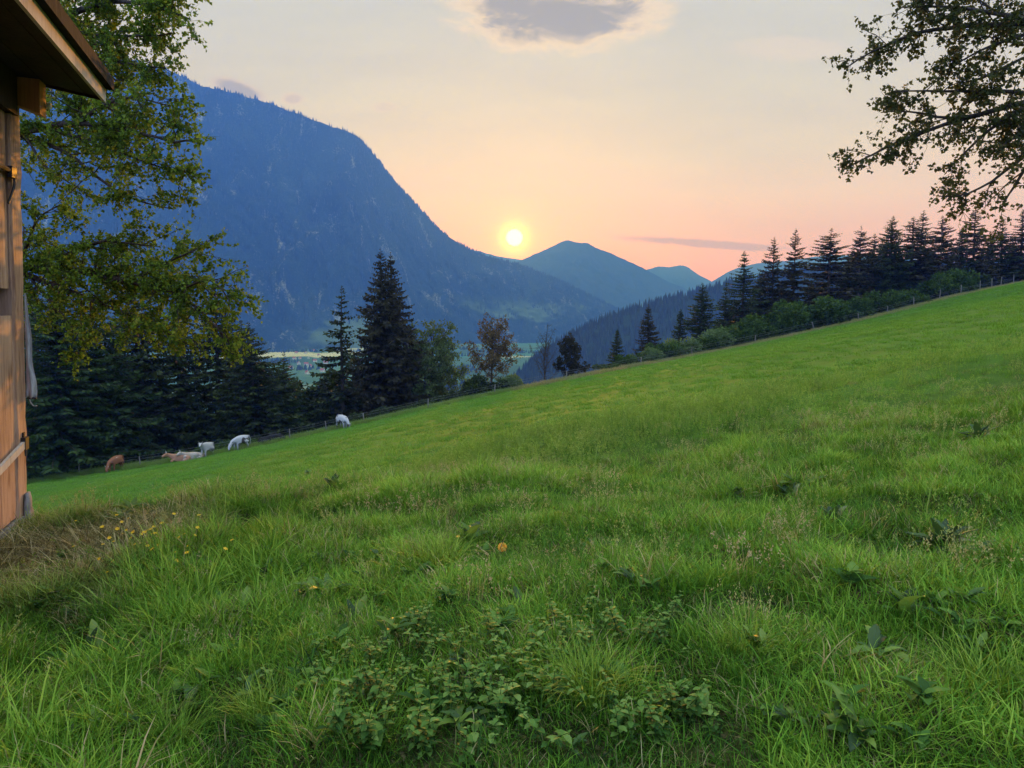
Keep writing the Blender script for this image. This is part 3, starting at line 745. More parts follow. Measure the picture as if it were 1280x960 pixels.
def make_conifers():
    VR = random.Random(12)
    # the tall pair and the slimmer spruce in the middle distance
    def one(name, px, py_top, depth, label, mesh, group, H0, R0=1.0, py_base=None, rz=0.0, wide=1.0):
        X, E = ray(px, py_top)
        x = X * depth; zb = H(x, depth); Ht = E * depth - zb
        s = Ht / H0
        o = place(mesh[0], mesh[1], name, (x, depth, zb), label, 'tree', group, rz, (s * wide * VR.uniform(0.9, 1.12), s * wide * VR.uniform(0.9, 1.12), s))
        o.rotation_euler = (VR.gauss(0, 0.02), VR.gauss(0, 0.02), rz)
        return o
    big1 = conifer_mesh(11, 18, 4.3, 0.04, 0.40, (6, 8), 0.40, 1.2, 0.05, 0.72, mat='spruce_brown')
    big2 = conifer_mesh(12, 18, 4.0, 0.04, 0.40, (6, 8), 0.40, 1.2, 0.05, 0.75, mat='spruce_brown')
    slim = conifer_mesh(13, 16, 3.6, 0.03, 0.62, (5, 6), 0.45, 1.3, 0.10, 0.85, fill=0.8)
    G = 'spruces below the pasture edge'
    one('spruce_tree', 476, 311, 83, 'left and taller spruce of the dark touching pair in the middle distance', big1, G, 18, rz=0.4, wide=1.06)
    one('spruce_tree', 494, 315, 85, 'right spruce of the dark touching pair in the middle distance', big2, G, 18, rz=2.1, wide=1.06)
    one('spruce_tree', 423, 357, 84, 'slender spruce with gappy drooping boughs just left of the tallest dark pair', slim, G, 16, wide=1.15)
    # dark wood on the left behind the cows
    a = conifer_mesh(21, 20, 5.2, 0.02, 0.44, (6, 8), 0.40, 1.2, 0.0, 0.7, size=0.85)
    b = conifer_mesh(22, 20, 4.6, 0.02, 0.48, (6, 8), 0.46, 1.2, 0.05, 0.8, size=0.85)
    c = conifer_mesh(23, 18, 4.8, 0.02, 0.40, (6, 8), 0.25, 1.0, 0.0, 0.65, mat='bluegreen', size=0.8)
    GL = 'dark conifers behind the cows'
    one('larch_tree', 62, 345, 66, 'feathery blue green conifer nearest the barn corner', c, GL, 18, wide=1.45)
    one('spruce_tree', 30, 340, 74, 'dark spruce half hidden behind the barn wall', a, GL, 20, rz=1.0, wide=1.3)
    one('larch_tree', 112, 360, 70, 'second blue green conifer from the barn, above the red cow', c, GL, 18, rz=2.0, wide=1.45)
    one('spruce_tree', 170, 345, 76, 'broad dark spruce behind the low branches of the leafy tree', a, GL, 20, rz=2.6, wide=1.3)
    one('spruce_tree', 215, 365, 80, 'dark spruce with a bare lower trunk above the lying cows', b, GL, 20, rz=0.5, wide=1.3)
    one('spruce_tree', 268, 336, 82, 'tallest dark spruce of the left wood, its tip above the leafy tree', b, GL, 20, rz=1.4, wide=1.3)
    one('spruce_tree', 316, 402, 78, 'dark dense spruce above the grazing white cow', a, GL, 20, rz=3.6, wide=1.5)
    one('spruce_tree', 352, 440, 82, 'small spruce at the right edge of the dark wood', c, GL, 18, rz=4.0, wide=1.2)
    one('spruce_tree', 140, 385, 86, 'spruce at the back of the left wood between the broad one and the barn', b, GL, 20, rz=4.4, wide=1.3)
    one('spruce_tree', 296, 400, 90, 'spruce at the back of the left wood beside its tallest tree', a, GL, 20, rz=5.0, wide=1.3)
    # short conifers along the fence
    s1 = conifer_mesh(31, 9, 2.5, 0.03, 0.36, (6, 8), 0.28, 0.9, 0.0, 0.8, leader=0.5)
    s2 = conifer_mesh(32, 11, 3.0, 0.03, 0.38, (6, 8), 0.32, 0.9, 0.0, 0.8, leader=0.6, mat='spruce_brown')
    GR = 'conifers beyond the fence on the right'
    one('spruce_tree', 770, 411, 88, 'lowest and leftmost small spruce of the conifer row', s1, GR, 9, wide=0.9)
    one('spruce_tree', 812, 380, 92, 'broad dark spruce standing apart above the leftmost bushes', s2, GR, 11)
    one('spruce_tree', 851, 386, 98, 'spruce between the broad lone one and the taller trees', s1, GR, 9, rz=1.0, wide=0.85)
    # tall row
    t1 = conifer_mesh(41, 18, 3.6, 0.06, 0.40, (6, 8), 0.22, 0.9, 0.15, 0.72, mat='spruce', size=0.9, rag=0.42)
    t2 = conifer_mesh(42, 20, 4.0, 0.10, 0.44, (6, 8), 0.15, 0.9, 0.18, 0.62, mat='spruce_brown', size=0.95, rag=0.5)
    t3 = conifer_mesh(43, 18, 4.2, 0.03, 0.38, (6, 8), 0.25, 1.0, 0.05, 0.62, mat='spruce', size=0.9, rag=0.25)
    t4 = conifer_mesh(44, 20, 3.8, 0.26, 0.42, (6, 8), 0.10, 0.8, 0.15, 0.55, mat='spruce_brown', bark='grey_bark', size=0.95, rag=0.5)
    row = [(881, 355, 98, t3, 1.0, 'olive green conifer at the left end of the tall row'),
           (905, 361, 103, t1, 0.9, 'dark narrow conifer just right of the olive green one'),
           (930, 318, 104, t1, 1.0, 'pointed conifer against the blue mountain notch'),
           (950, 345, 108, t3, 1.05, 'bushy lower conifer in the dense clump at the row centre left'),
           (967, 299, 107, t2, 1.15, 'tall loose conifer, left one of the two high tips in the first clump'),
           (994, 287, 108, t2, 1.1, 'highest conifer of the first clump with ragged tip'),
           (1012, 350, 112, t3, 0.9, 'low conifer in the gap right of the first clump'),
           (1041, 290, 110, t4, 1.1, 'conifer with pale bare trunk right of the gap'),
           (1058, 330, 113, t3, 1.1, 'dark lower conifer filling the space beside the pale trunked one'),
           (1074, 284, 113, t4, 1.0, 'slim conifer with a narrow tip in the middle of the row'),
           (1092, 286, 115, t1, 1.0, 'narrow conifer between two higher tips in the middle of the row'),
           (1112, 273, 116, t3, 1.05, 'dense dark conifer with high pointed tip past the row middle'),
           (1140, 267, 118, t2, 1.25, 'broad tall conifer left of the overhanging branches'),
           (1152, 266, 121, t1, 1.1, 'conifer touching the right side of the broad tall one'),
           (1125, 310, 122, t3, 1.2, 'dark conifer behind the broad tall one'),
           (1179, 276, 121, t4, 1.1, 'conifer with see through crown under the leafy branches'),
           (1203, 285, 123, t3, 1.1, 'dark conifer behind the large bush at the fence'),
           (1222, 262, 124, t2, 1.15, 'tall conifer meeting the lowest leafy branch'),
           (1240, 290, 127, t3, 1.0, 'shorter dark conifer near the end of the row'),
           (1258, 272, 126, t1, 1.0, 'narrow conifer second from the right picture edge'),
           (1283, 262, 127, t2, 1.1, 'last conifer at the right picture edge'),
           (918, 372, 110, t3, 1.3, 'low bushy conifer behind the pointed one'), (938, 380, 112, t3, 1.2, 'low bushy conifer at the foot of the first clump, left side'),
           (980, 345, 114, t3, 1.25, 'dark filling conifer between the two high tips of the first clump'), (1030, 345, 118, t3, 1.15, 'low dark conifer left of the pale trunked one'),
           (1066, 315, 121, t3, 1.3, 'dark filling conifer behind the slim one'), (1100, 305, 123, t3, 1.3, 'dark filling conifer behind the narrow one at mid row'),
           (1160, 310, 127, t3, 1.3, 'dark filling conifer right of the broad tall one'), (1190, 305, 129, t3, 1.3, 'dark filling conifer behind the see through crown'),
           (1230, 310, 131, t3, 1.3, 'dark filling conifer under the lowest leafy branch'), (1270, 305, 133, t3, 1.3, 'dark filling conifer at the right picture edge')]
    for i, (px, py, d, me, wd, lb) in enumerate(row):
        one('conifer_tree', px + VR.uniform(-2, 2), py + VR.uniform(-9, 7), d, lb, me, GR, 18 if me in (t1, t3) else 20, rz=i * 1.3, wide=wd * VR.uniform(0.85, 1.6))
make_conifers()

def deciduous(seed, Ht, R, mat, leaf, bark, n_limb=14, leaves=10, base=0.25, dens=1.0, up=0.9, narrow=1.0):
    """a free standing tree; returns branches and crown meshes"""
    rng = np.random.default_rng(seed)
    tz = np.linspace(-1.0, Ht * 0.95, 9)
    tp = np.column_stack([np.cumsum(rng.normal(0, 0.12, 9)) * 0.6, np.cumsum(rng.normal(0, 0.12, 9)) * 0.6, tz])
    limbs = [(tp, Ht * 0.016, 0.015, 0.5)]
    for k in range(n_limb):
        f = base + (0.95 - base) * (k + rng.random() * 0.5) / n_limb
        z0 = f * Ht * 0.9; p0 = np.array([np.interp(z0, tz, tp[:, i]) for i in range(3)])
        az = k * 2.4 + rng.normal(0, 0.3); L = R * (1.15 - 0.75 * f) * rng.uniform(0.8, 1.2)
        d = np.array((math.cos(az), math.sin(az), up * rng.uniform(0.5, 1.1)))
        p1 = p0 + d * L * 0.55; p2 = p1 + (d + np.array((0, 0, 0.35))) * L * 0.5
        limbs.append(([p0, p1, p2], Ht * 0.005, 0.008, dens))
    return grow(limbs, seed + 1, mat, leaf, bark, n_side=16, side_len=(R * 0.22, R * 0.5), twig_len=(R * 0.08, R * 0.22), leaves_per=leaves, start=0.15, sides=5, twigs=5)

def make_edge_trees():
    def one(name, px, py_top, depth, label, mesh, H0, group='deciduous trees along the pasture fence', rz=0.0, wide=1.0, tname='trunk'):
        X, E = ray(px, py_top); x = X * depth; zb = H(x, depth); s = (E * depth - zb) / H0
        return place(mesh[0], mesh[1], name, (x, depth, zb), label, 'tree', group, rz, (s * wide, s * wide, s), tname)
    g = deciduous(51, 10, 3.2, 'leaf_mid', 0.19, 'bark', 15, 7, 0.2)
    one('deciduous_tree', 541, 404, 88, 'pale green rounded leafy tree right of the tall dark spruces', g, 10, wide=0.95)
    sc_ = deciduous(56, 7, 3.2, 'spruce', 0.26, 'bark', 14, 11, 0.05)
    for px, pt, d, lb in [(372, 482, 92, 'dark scrub tree left of the slender spruce'), (398, 492, 90, 'dark scrub tree at the left foot of the slender spruce'), (432, 486, 93, 'dark scrub tree between the slender spruce and the tall pair'), (456, 478, 95, 'dark scrub tree behind the left foot of the tall pair'), (385, 504, 86, 'low dark scrub tree above the alone grazing cow')]:
        one('scrub_tree', px, pt, d, lb, sc_, 7, rz=px * 0.1, wide=1.2)
    g3 = deciduous(55, 9, 3.2, 'leaf_mid', 0.24, 'bark', 14, 9, 0.15)
    one('deciduous_tree', 514, 440, 92, 'lower leafy tree half hidden behind the tall dark spruces', g3, 9, wide=0.9)
    r = deciduous(52, 9, 2.9, 'leaf_red', 0.16, 'bark', 15, 5, 0.28, 0.9)
    one('deciduous_tree', 615, 391, 80, 'bronze leaved tree with dark trunk against the valley', r, 9, wide=0.95)
    b = deciduous(53, 7, 1.6, 'leaf_red', 0.14, 'bark', 16, 0, 0.15, 0.9, 1.9)
    one('bare_tree', 682, 412, 82, 'thin almost bare grey tree between the bronze and the small dark tree', b, 7)
    d = deciduous(54, 5.5, 2.0, 'spruce_brown', 0.15, 'bark', 13, 11, 0.15, 1.0, 0.45)
    one('deciduous_tree', 711, 415, 81, 'small dark crooked tree right of the thin bare tree', d, 5.5, wide=0.9)
make_edge_trees()

def bush_mesh(seed, n=2200, leaf=0.17, mat='bush', sx=1.5, sz=1.25):
    rng = np.random.default_rng(seed)
    K = 9
    cs = np.column_stack([rng.normal(0, sx * 0.45, K), rng.normal(0, sx * 0.4, K), rng.uniform(0.3, 1.0, K) * sz]); cr = rng.uniform(0.4, 0.8, K) * sx * 0.6
    k = rng.integers(0, K, n)
    d = rng.normal(0, 1, (n, 3)); d /= np.linalg.norm(d, axis=1)[:, None]
    rr = cr[k] * (0.55 + 0.5 * rng.random(n))
    P = cs[k] + d * rr[:, None]; P[:, 2] = np.abs(P[:, 2])
    v, t = leaf_faces(P, d + rng.normal(0, 0.7, (n, 3)) + np.array((0, 0, 0.2)), leaf, rng, 0.45)
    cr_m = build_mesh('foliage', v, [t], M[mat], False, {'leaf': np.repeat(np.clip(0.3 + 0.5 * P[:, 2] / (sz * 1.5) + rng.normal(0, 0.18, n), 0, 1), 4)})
    st = MB()
    for j in range(K):
        st.tube(curve([(rng.normal(0, 0.12), rng.normal(0, 0.12), -0.4), cs[j] * np.array((0.5, 0.5, 0.5)), cs[j]], 6), np.linspace(0.03, 0.008, 6), 4)
    return st.mesh('stems', M['bark'], True), cr_m
def make_bushes():
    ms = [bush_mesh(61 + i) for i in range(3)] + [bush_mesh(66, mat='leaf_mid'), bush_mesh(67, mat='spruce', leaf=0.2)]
    rng = random.Random(4)
    GB = 'bushes along the fence'
    # pixel of the middle of the bush, its top and its kind
    L = [(765, 455, 0, 'lowest bush at the left end of the hedge row, below the small spruce'), (790, 444, 0, 'rounded bush under the gap left of the broad lone spruce'), (815, 436, 3, 'yellowish green bush at the foot of the broad lone spruce'),
         (836, 430, 0, 'dark rounded bush right of the broad lone spruce'), (857, 424, 3, 'pale bush sprouting light shoots in the lower hedge row'), (878, 422, 1, 'low bush under the olive green conifer'), (897, 413, 3, 'light green bush between the two lowest tall conifers'),
         (915, 411, 0, 'bush below the pointed conifer'), (936, 402, 1, 'deep green rounded bush at the middle of the hedge row'), (956, 397, 2, 'largest deep green bush below the first tall clump'), (978, 391, 1, 'deep green bush right of the largest one'),
         (1000, 384, 2, 'dense bush where the hedge row rises'), (1020, 377, 0, 'tall bush at the foot of the pale trunked conifer'), (1040, 377, 1, 'bush hiding the base of the pale trunk'), (1062, 378, 2, 'low dark bush right of the pale trunk'), (1085, 373, 1, 'low bush under the slim conifers'),
         (1108, 367, 0, 'low rounded bush under the dense dark conifer'), (1130, 364, 2, 'last low bush before the large single one'), (1206, 338, 1, 'large single bush by the upper fence posts'), (1190, 345, 2, 'bush on the left flank of the large single one'), (1222, 344, 4, 'dark bush on the right flank of the large single one'),
         (578, 487, 4, 'dark low bush left of the bronze leaved tree'), (560, 492, 4, 'dark bush under the pale green leafy tree'), (602, 470, 4, 'dark bush at the foot of the bronze leaved tree'), (640, 470, 3, 'light green bush right of the bronze leaved tree'), (652, 478, 4, 'small dark bush beside the light green one'),
         (540, 498, 4, 'dark bush below the right spruce of the pair'), (515, 505, 4, 'dark bush at the base of the tall spruce pair'), (480, 508, 4, 'dark bush left of the spruce pair base'), (450, 515, 4, 'dark bush behind the cow on the slope'),
         (232, 568, 0, 'bright green bush behind the lying cows'), (262, 558, 0, 'bright green bush between the pale cow and the wood'), (292, 551, 1, 'bright green bush behind the grazing white cow'), (318, 550, 1, 'low green bush right of the grazing white cow'), (205, 574, 4, 'dark bush left of the lying cows')]
    for px, py, k, lb in L:
        X, E = ray(px, py)
        d = 80.0
        for _ in range(40): d = 0.5 * d + 0.5 * (float(yedge(X * d)) + (3.2 if px > 700 or px < 340 else 4.5))
        x = X * d; zb = H(x, d); h = max(0.8, E * d - zb)
        s = h / 1.55
        me = ms[k]
        r = empty('bush', (x, d, zb - 0.1), rng.uniform(0, 6), lb, 'bush', GB)
        r.scale = (max(s, 1.05) * 1.0, max(s, 1.05) * 1.0, s)
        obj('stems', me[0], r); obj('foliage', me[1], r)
make_bushes()

# near leafy trees with limbs reaching into the picture
def make_near_trees():
    def L(pts, r0, r1, dens, z=0):
        return ([at(*p) for p in pts], r0, r1, dens)
    base = np.array((-8.2, 11.2)); zb = H(*base)
    root = np.array((base[0], base[1], zb))
    def rel(limbs): return [([np.asarray(p) - root for p in pts], a, b, d) for pts, a, b, d in limbs]
    tp = [root + np.array((0, 0, -0.5)), root + np.array((0.05, 0, 1.5)), root + np.array((-0.05, 0.1, 3.2)), root + np.array((0.1, 0, 5.0)), root + np.array((0.0, 0.1, 7.2)), root + np.array((0.2, 0, 9.6))]
    tr = MB(); tr.tube(curve([p - root for p in tp], 24), np.linspace(0.34, 0.07, 24), 10)
    limbs = [
        L([(-70, 330, 11.1), (30, 334, 10.6), (110, 340, 10.0), (180, 352, 9.5), (240, 372, 9.2), (292, 425, 9.0)], 0.085, 0.010, 1.5),
        L([(20, 334, 10.7), (75, 322, 10.3), (130, 302, 9.9), (185, 306, 9.6)], 0.04, 0.008, 1.4),
        L([(110, 340, 10.0), (175, 348, 9.6), (215, 328, 9.3), (250, 312, 9.1)], 0.03, 0.007, 1.5),
        L([(25, 340, 10.7), (80, 362, 10.3), (140, 385, 9.9), (200, 405, 9.6), (240, 425, 9.4)], 0.045, 0.008, 1.6),
        L([(180, 352, 9.5), (225, 365, 9.2), (262, 345, 9.0), (280, 375, 8.9)], 0.025, 0.007, 1.5),
        L([(25, 336, 10.7), (36, 300, 10.4), (50, 268, 10.0), (75, 255, 9.8)], 0.03, 0.006, 1.2),
        L([(40, 350, 10.6), (70, 385, 10.2), (100, 420, 9.9), (112, 440, 9.7)], 0.025, 0.006, 0.9),
        L([(-70, 190, 11.1), (25, 166, 10.4), (60, 158, 10.0), (112, 153, 9.5), (170, 163, 9.1), (225, 180, 8.8), (250, 178, 8.7)], 0.075, 0.010, 1.05),
        L([(100, 153, 9.6), (130, 128, 9.3), (170, 118, 9.1), (215, 130, 8.9)], 0.028, 0.007, 1.5),
        L([(30, 166, 10.4), (85, 192, 10.0), (115, 218, 9.6), (150, 245, 9.4), (205, 262, 9.1)], 0.035, 0.007, 0.95),
        L([(60, 160, 10.0), (130, 185, 9.5), (190, 212, 9.1), (238, 222, 8.9)], 0.03, 0.007, 1.3),
        L([(30, 166, 10.4), (55, 210, 10.0), (95, 235, 9.7)], 0.02, 0.006, 0.35),
        L([(-70, 120, 11.0), (20, 60, 10.4), (80, 20, 9.9), (150, 0, 9.4), (205, 8, 9.1), (240, 22, 8.9)], 0.08, 0.010, 1.3),
        L([(20, 60, 10.4), (70, 62, 10.0), (120, 72, 9.6), (170, 88, 9.3), (205, 92, 9.1)], 0.045, 0.008, 1.7),
        L([(40, 50, 10.3), (90, 40, 9.9), (140, 45, 9.5), (190, 45, 9.2), (215, 40, 9.1)], 0.04, 0.008, 1.5),
        L([(10, 70, 10.5), (60, 90, 10.1), (110, 108, 9.7), (150, 105, 9.4)], 0.04, 0.008, 1.5),
        L([(-40, 60, 10.8), (40, 0, 10.2), (110, -30, 9.8), (190, -30, 9.4), (260, -20, 9.0)], 0.06, 0.010, 1.2),
        L([(-70, 40, 11.0), (-100, -60, 10.0), (-150, -150, 9.0)], 0.08, 0.01, 0.35),
        L([(-70, 0, 11.0), (0, -120, 11.6), (100, -220, 12.0)], 0.07, 0.01, 0.35),
    ]
    w, cr = grow(rel(limbs), 71, 'leaf_near', 0.046, 'bark', n_side=15, side_len=(0.35, 0.85), twig_len=(0.12, 0.34), leaves_per=17, twigs=8, spread=0.62, start=0.14, droop=-0.12)
    r = empty('leafy_tree', root, 0, 'near leafy tree behind the barn with long branches reaching over the valley view', 'tree')
    obj('trunk', tr.mesh('trunk', M['bark'], True), r); obj('branches', w, r); obj('crown', cr, r)
    # right hand tree: trunk just outside the picture
    base = np.array((8.6, 8.2)); zb = H(*base); root = np.array((base[0], base[1], zb))
    tp = [root + np.array((0, 0, -0.5)), root + np.array((0, 0.05, 1.6)), root + np.array((0.1, 0, 3.0)), root + np.array((0.0, 0, 4.8)), root + np.array((0.1, 0, 7.0)), root + np.array((0.0, 0.2, 9.0))]
    tr = MB(); tr.tube(curve([p - root for p in tp], 24), np.linspace(0.30, 0.06, 24), 10)
    limbs = [
        L([(1585, 90, 8.2), (1400, 45, 8.1), (1290, 26, 8.0), (1210, 32, 8.0), (1140, 40, 8.0), (1095, 60, 8.0), (1056, 84, 8.0)], 0.07, 0.007, 1.15),
        L([(1290, 26, 8.0), (1220, 12, 7.9), (1165, 8, 7.9), (1120, 12, 7.9)], 0.03, 0.006, 1.7),
        L([(1400, 45, 8.1), (1290, 0, 8.2), (1200, -30, 8.2), (1130, -30, 8.2)], 0.04, 0.007, 1.3),
        L([(1290, 40, 8.0), (1230, 62, 7.9), (1195, 82, 7.9), (1170, 90, 7.9)], 0.022, 0.005, 1.1),
        L([(1585, 140, 8.2), (1400, 110, 8.1), (1285, 130, 8.0), (1225, 143, 8.0), (1160, 163, 8.0), (1110, 185, 8.0), (1052, 212, 8.0)], 0.07, 0.007, 1.1),
        L([(1320, 122, 8.1), (1250, 112, 8.0), (1190, 112, 8.0), (1122, 112, 7.9)], 0.03, 0.006, 1.3),
        L([(1285, 130, 8.0), (1240, 160, 8.0), (1205, 190, 8.0), (1178, 222, 8.0)], 0.026, 0.005, 0.8),
        L([(1225, 143, 8.0), (1180, 150, 8.0), (1140, 140, 8.0), (1100, 145, 8.0)], 0.02, 0.005, 1.2),
        L([(1585, 200, 8.2), (1380, 160, 8.1), (1285, 195, 8.0), (1250, 228, 7.9), (1205, 252, 7.9), (1172, 248, 7.9)], 0.05, 0.006, 1.0),
        L([(1290, 195, 8.0), (1270, 230, 8.0), (1250, 262, 8.0)], 0.022, 0.005, 1.1),
        L([(1330, 60, 8.1), (1270, 75, 8.0), (1235, 100, 8.0), (1200, 108, 8.0)], 0.025, 0.006, 1.2),
        L([(1340, 150, 8.1), (1290, 165, 8.0), (1250, 180, 8.0)], 0.022, 0.006, 1.1),
        L([(1585, -50, 8.2), (1600, -200, 8.4), (1640, -330, 8.6)], 0.08, 0.01, 1.0),
        L([(1585, 20, 8.2), (1700, -60, 8.4), (1850, -120, 8.6)], 0.07, 0.01, 1.0),
    ]
    w, cr = grow(rel(limbs), 81, 'leaf_dark', 0.044, 'bark', n_side=14, side_len=(0.28, 0.7), twig_len=(0.12, 0.30), leaves_per=12, twigs=7, spread=0.70, start=0.30, droop=-0.3)
    r = empty('leafy_tree', root, 0, 'near leafy tree on the right whose dark branches hang into the sky', 'tree')
    obj('trunk', tr.mesh('trunk', M['bark'], True), r); obj('branches', w, r); obj('crown', cr, r)
make_near_trees()

# ------------------------------------------------------------------ barn
BANG = math.atan2(0.305, 0.952)
BC = at(31, 655, 7.2)
LEAN = math.radians(2.45)
BMAT = Matrix.Rotation(LEAN, 4, 'Y') @ Matrix.Rotation(BANG, 4, 'Z')
BN = np.array((math.cos(BANG), math.sin(BANG))); BY = np.array((-BN[1], BN[0]))
def make_barn():
    cx, cy = BC[:2]
    zg = at(31, 655, 7.2)[2]
    r = empty('barn', (cx, cy, zg), BANG, 'old wooden barn with overhanging roof at the left picture edge', 'barn')
    r.rotation_euler = BMAT.to_euler()
    rng = np.random.default_rng(3)
    Lw, Wd = 5.2, 5.0
    top = at(20, 150, 7.2)[2] - zg
    def along(px, py, ylocal=0.0):
        """local x and z of the sight line's crossing with the far gable plane"""
        px = px - 0.0428 * (655 - py)
        X, E = ray(px, py); ox, oy = cx + BY[0] * ylocal, cy + BY[1] * ylocal
        sx = (X * oy - ox) / (BN[0] - X * BN[1]); yy = oy + sx * BN[1]
        return sx, E * yy - zg
    ov, zt = along(131, 118)
    m = 0.13
    und = lambda x: zt + m * (ov - x)
    # side wall boards
    mb = MB(); y = -0.32
    while y > -Lw:
        w = rng.uniform(0.20, 0.28); y2 = max(-Lw, y - w)
        z0 = 0.18 if not (-1.7 < (y + y2) / 2 < -0.33) else 2.35
        mb.box((-0.05 + rng.uniform(0, 0.006), y2 + 0.004, z0), (rng.uniform(-0.004, 0.004), y - 0.004, und(0) - 0.02)); y = y2
    mb.box((-Wd, -0.06, 0.18), (-0.19, 0.0, und(0) - 0.01)); mb.box((-Wd, -Lw, 0.18), (-0.06, -Lw + 0.06, und(0) - 0.01)); mb.box((-Wd, -Lw + 0.07, 0.18), (-Wd + 0.06, -0.07, und(0)))
    mb.obj('wall', M['wood'], r)
    # corner post: a broad squared log
    mb = MB(); nz = 30; zz = np.linspace(0.06, und(0) - 0.02, nz); v = []
    x0, x1, y0, y1 = -0.18, 0.035, -0.30, 0.0; b = 0.022
    for z in zz:
        jj = rng.normal(0, 0.004, 8)
        v += [(x0, y0, z), (x1 - b + jj[0], y0 + jj[1], z), (x1 + jj[2], y0 + b + jj[3], z), (x1 + jj[4], y1 - b, z), (x1 - b, y1 + jj[6], z), (x0, y1, z)]
    q = [(i*6+a, i*6+(a+1)%6, i*6+6+(a+1)%6, i*6+6+a) for i in range(nz - 1) for a in range(6)]
    e = (nz - 1) * 6
    mb.add(np.array(v), q + [(0, 5, 4, 3), (0, 3, 2, 1), (e, e+1, e+2, e+3), (e, e+3, e+4, e+5)])
    mb.obj('corner_post', M['wood'], r)
    mb = MB(); mb.box((-Wd, -Lw, -0.6), (0.05, 0.01, 0.13)); mb.obj('stone_base', M['stone'], r)
    mb = MB(); nn = 9; zz = np.linspace(-0.25, 0.34, nn); v = []; q = []
    for i, z in enumerate(zz):
        w_ = 0.26 - 0.16 * (i / (nn - 1)); d_ = 0.07 - 0.045 * i / (nn - 1)
        for (a, bb) in [(0.0, -w_), (d_, -w_), (d_, 0.0), (0.0, 0.01)]: v.append((0.045 + a + rng.normal(0, 0.006), bb - 0.03 + rng.normal(0, 0.008), z))
    for i in range(nn - 1):
        for a in range(4): q.append((i*4+a, i*4+(a+1)%4, i*4+4+(a+1)%4, i*4+4+a))
    q.append(((nn-1)*4, (nn-1)*4+1, (nn-1)*4+2, (nn-1)*4+3)); mb.add(v, q); mb.obj('splash_stone', M['stone'], r, True)
    # door of boards with a bar
    dr = MB(); y = -0.325
    while y > -1.6:
        w = 0.17 + rng.uniform(0, 0.05); dr.box((0.0, y - w + 0.006, 0.16), (0.022 + rng.uniform(0, 0.004), y, 2.1)); y -= w
    door = dr.obj('door', M['wood'], r)
    zb = at(12, 553, 7.1)[2] - zg
    mb = MB(); Mr = (np.array(Matrix.Rotation(0.16, 3, 'X')), np.array((0.06, -0.17, zb)))
    mb.box((-0.012, -1.3, -0.035), (0.018, 0.0, 0.035), Mr); mb.obj('bar', M['wood_pale'], door)
    mb = MB(); mb.box((0.037, -0.22, zb - 0.055), (0.085, -0.12, zb + 0.065)); mb.box((0.037, -0.18, zb + 0.06), (0.06, -0.14, zb + 0.11)); mb.tube([(0.07, -0.17, zb - 0.04), (0.075, -0.19, zb - 0.12)], [0.014, 0.008], 6)
    mb.obj('latch_bracket', M['iron'], r)
    zh = at(8, 218, 7.0)[2] - zg
    mb = MB(); mb.box((0.037, -0.40, zh - 0.04), (0.075, -0.27, zh + 0.06)); mb.tube(curve([(0.06, -0.29, zh - 0.01), (0.068, -0.31, zh - 0.10), (0.055, -0.38, zh - 0.22), (0.045, -0.42, zh - 0.28)], 8), 0.012, 6); mb.tube([(0.05, -1.2, zh + 0.01), (0.05, -0.32, zh + 0.02)], 0.022, 6)
    mb.obj('hinge', M['iron'], r)
    # roof: slab with a dark edge, soffit boards, pale eave board
    def plank(name, x0, x1, ya, yb, dz0, dz1, mat):
        mb = MB(); v = []
        for dz in (dz0, dz1):
            for x, y in ((x0, ya), (x1, ya), (x1, yb), (x0, yb)): v.append((x, y, und(x) + dz))
        mb.add(v, [(0,3,2,1),(4,5,6,7),(0,1,5,4),(1,2,6,5),(2,3,7,6),(3,0,4,7)])
        return mb.obj(name, mat, r)
    mb = MB(); nx, ny = 14, 40
    xs = np.linspace(-Wd - 0.5, ov + 0.07, nx); ys = np.linspace(-Lw - 0.5, 0.06, ny); g = []
    for sd in (0, 1):
        for x in xs:
            for y in ys: g.append((x, y + rng.normal(0, 0.004), und(x) + (0.215 + rng.normal(0, 0.008) if sd else 0.10)))
    ii = lambda sd, a, b_: sd * nx * ny + a * ny + b_
    q = []
    for a in range(nx - 1):
        for b_ in range(ny - 1):
            q.append((ii(1,a,b_), ii(1,a+1,b_), ii(1,a+1,b_+1), ii(1,a,b_+1))); q.append((ii(0,a,b_), ii(0,a,b_+1), ii(0,a+1,b_+1), ii(0,a+1,b_)))
    for b_ in range(ny - 1):
        q.append((ii(0,nx-1,b_), ii(0,nx-1,b_+1), ii(1,nx-1,b_+1), ii(1,nx-1,b_))); q.append((ii(0,0,b_+1), ii(0,0,b_), ii(1,0,b_), ii(1,0,b_+1)))
    for a in range(nx - 1):
        q.append((ii(0,a,ny-1), ii(1,a,ny-1), ii(1,a+1,ny-1), ii(0,a+1,ny-1))); q.append((ii(0,a,0), ii(0,a+1,0), ii(1,a+1,0), ii(1,a,0)))
    mb.add(g, q); mb.obj('roof', M['shingle'], r)
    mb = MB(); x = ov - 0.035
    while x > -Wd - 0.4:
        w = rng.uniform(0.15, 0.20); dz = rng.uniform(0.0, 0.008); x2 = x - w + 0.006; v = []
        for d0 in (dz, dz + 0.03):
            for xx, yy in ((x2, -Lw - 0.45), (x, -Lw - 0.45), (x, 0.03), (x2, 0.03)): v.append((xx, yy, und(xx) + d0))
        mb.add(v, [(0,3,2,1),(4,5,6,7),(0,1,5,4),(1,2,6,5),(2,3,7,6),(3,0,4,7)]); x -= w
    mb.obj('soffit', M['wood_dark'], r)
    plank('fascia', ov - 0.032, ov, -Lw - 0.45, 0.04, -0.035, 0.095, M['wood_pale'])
    plank('verge_board', -Wd - 0.4, ov - 0.035, 0.032, 0.058, -0.02, 0.096, M['wood_dark'])
